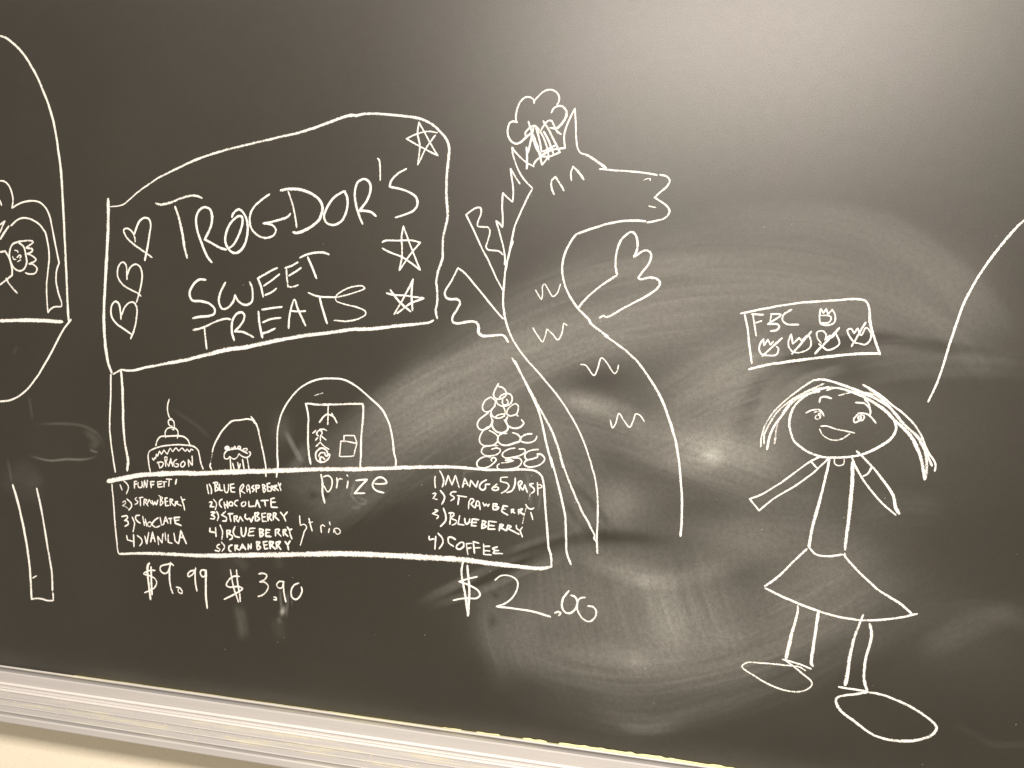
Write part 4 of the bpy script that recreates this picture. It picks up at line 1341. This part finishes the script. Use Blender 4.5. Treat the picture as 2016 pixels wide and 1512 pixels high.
- 334,468,635 4929,-2908 4823,-3287 4757,-3916
- 434 5015,-3023 5050,-3172 4987,-3591 4993,-3812 5048,-3967
- 306 4671,-3949 4860,-3955 5048,-3967
P shoe
- 277 3970,-3663 4171,-3796 4329,-3941 4253,-4048 4089,-4092 3836,-4050 3548,-3919 3401,-3816 3469,-3754 3680,-3736 4043,-3729 4153,-3731 4238,-3773
P shoe
- 337,404,438,471,404,337 5056,-3972 4951,-4004 4655,-4114 4707,-4263 4887,-4393 5175,-4567 5463,-4597 5722,-4542 5882,-4442 5918,-4343 5807,-4230 5592,-4107 5356,-4021 5163,-3976 5035,-3975
T arc_drawing # lone chalk arc rising from the girl's hair to the photo's right edge # chalk line
- 239,388,358,358,328,298 6723,2529 6518,2339 6339,2110 6163,1844 6018,1575 5904,1303 5810,958 5732,610 5639,221 5552,-4"""

class Ribbon:
    def __init__(s): s.v = []; s.f = []; s.p = []
layer = [0]
def add_stroke(rb, line):
    tk = line.split()[1:]
    w = tk[0]; press = 1.0
    if 'p' in w: w, pp = w.split('p'); press = float(pp)
    ws = [int(a) * 1e-5 for a in w.split(',')]
    segs = [[]]
    for t in tk[1:]:
        if t == '|':
            segs.append([segs[-1][-1]])
        else:
            x, z = t.split(','); segs[-1].append((int(x) * 1e-4, int(z) * 1e-4 + Z0))
    pts = []
    for sg in segs:
        if len(sg) < 2: continue
        c = catmull(sg, 0.0011)
        pts += c if not pts else c[1:]
    if len(pts) < 2: return
    pts = np.array(pts); n = len(pts)
    seglen = np.hypot(*np.diff(pts, axis=0).T); s = np.concatenate([[0], np.cumsum(seglen)])
    # slight tremor of the hand
    ph = rng.uniform(0, 100)
    tan = np.gradient(pts, axis=0); tan /= np.maximum(np.hypot(tan[:, 0], tan[:, 1]), 1e-9)[:, None]
    nor = np.stack([-tan[:, 1], tan[:, 0]], 1)
    wd = np.interp(s, np.linspace(0, s[-1], len(ws)), ws) if len(ws) > 1 else np.full(n, ws[0])
    wd = wd * (0.86 + 0.34 * vnoise(s * 55 + ph, s * 0 + 2.5)) * (0.90 + 0.2 * vnoise(s * 420 + ph, s * 0 + 7.5))
    pts = pts + nor * ((vnoise(s * 90 + ph, s * 0 + 4.5) - .5) * .0007)[:, None]
    tip = np.minimum(1, .62 + .38 * np.minimum(s, s[-1] - s) / np.maximum(wd * .6, 1e-5)); wd = wd * tip
    pr = press * (0.68 + 0.30 * vnoise(s * 70 + ph, s * 0 + 11.5) + 0.24 * vnoise(s * 14 + ph, s * 0 + 17.5))
    # cap points before the first and after the last sample
    layer[0] += 1
    y0 = 0.00012 + (layer[0] % 40) * 0.000006
    TT = (-1.12, -.62, 0, .62, 1.12); PP = (.12, .95, 1.1, .95, .12); HH = (0, .00012, .0002, .00012, 0)
    k0 = len(rb.v)
    hL = rng.uniform(.75, 1.1); hR = rng.uniform(.75, 1.1)
    e0 = pts[0] - tan[0] * wd[0] * .45; e1 = pts[-1] + tan[-1] * wd[-1] * .45
    rows = [(e0, nor[0], wd[0] * .55, pr[0] * .15)] + [(pts[i], nor[i], wd[i], pr[i]) for i in range(n)] + [(e1, nor[-1], wd[-1] * .55, pr[-1] * .15)]
    for (p, nn, w_, q_) in rows:
        for t, a, h in zip(TT, PP, HH):
            o = p + nn * (t * w_ * .5)
            rb.v.append((o[0], -(y0 + h), o[1])); rb.p.append(min(1.0, q_ * a * (hL if t < 0 else hR if t > 0 else 1)))
    for i in range(len(rows) - 1):
        for k in range(4):
            a = k0 + i * 5 + k; rb.f.append((a, a + 1, a + 6, a + 5))

nodes = []   # (level, name, label, cat, group, ribbon)
for L in DRAWINGS.strip().splitlines():
    if L[0] == 'T':
        q_ = [a.strip() for a in L[2:].split('#')]
        nodes.append([0, q_[0], q_[1], q_[2], q_[3] if len(q_) > 3 else None, Ribbon()])
    elif L[0] in 'PS':
        q_ = [a.strip() for a in L[2:].split('|')]
        nodes.append([1 if L[0] == 'P' else 2, q_[0], q_[1] if len(q_) > 1 else None, None, None, Ribbon()])
    else:
        add_stroke(nodes[-1][5], L)
# group the nodes of each thing so its base can be found
i = 0
while i < len(nodes):
    j = i + 1
    while j < len(nodes) and nodes[j][0] > 0: j += 1
    allv = np.array([p for nn in nodes[i:j] for p in nn[5].v])
    org = Vector(((allv[:, 0].min() + allv[:, 0].max()) / 2, 0, allv[:, 2].min()))
    cur = {}
    for k in range(i, j):
        lv, name, lab, cat, grp, rb = nodes[k]
        if rb.v:
            me = bpy.data.meshes.new(name)
            # children sit in their thing's frame
            me.from_pydata([(a - org.x, b_, c - org.z) for a, b_, c in rb.v], [], rb.f); me.update()
            at = me.attributes.new('press', 'FLOAT', 'POINT'); at.data.foreach_set('value', rb.p)
            me.materials.append(M_CHALK)
        else: me = None
        o = bpy.data.objects.new(name, me); COL.objects.link(o)
        if lv == 0: o.location = org
        else: o.parent = cur.get(lv - 1, cur[0])
        if lv == 1: cur[1] = o
        if lv == 0: cur = {0: o}
        tag(o, lab, cat, grp)
    i = j
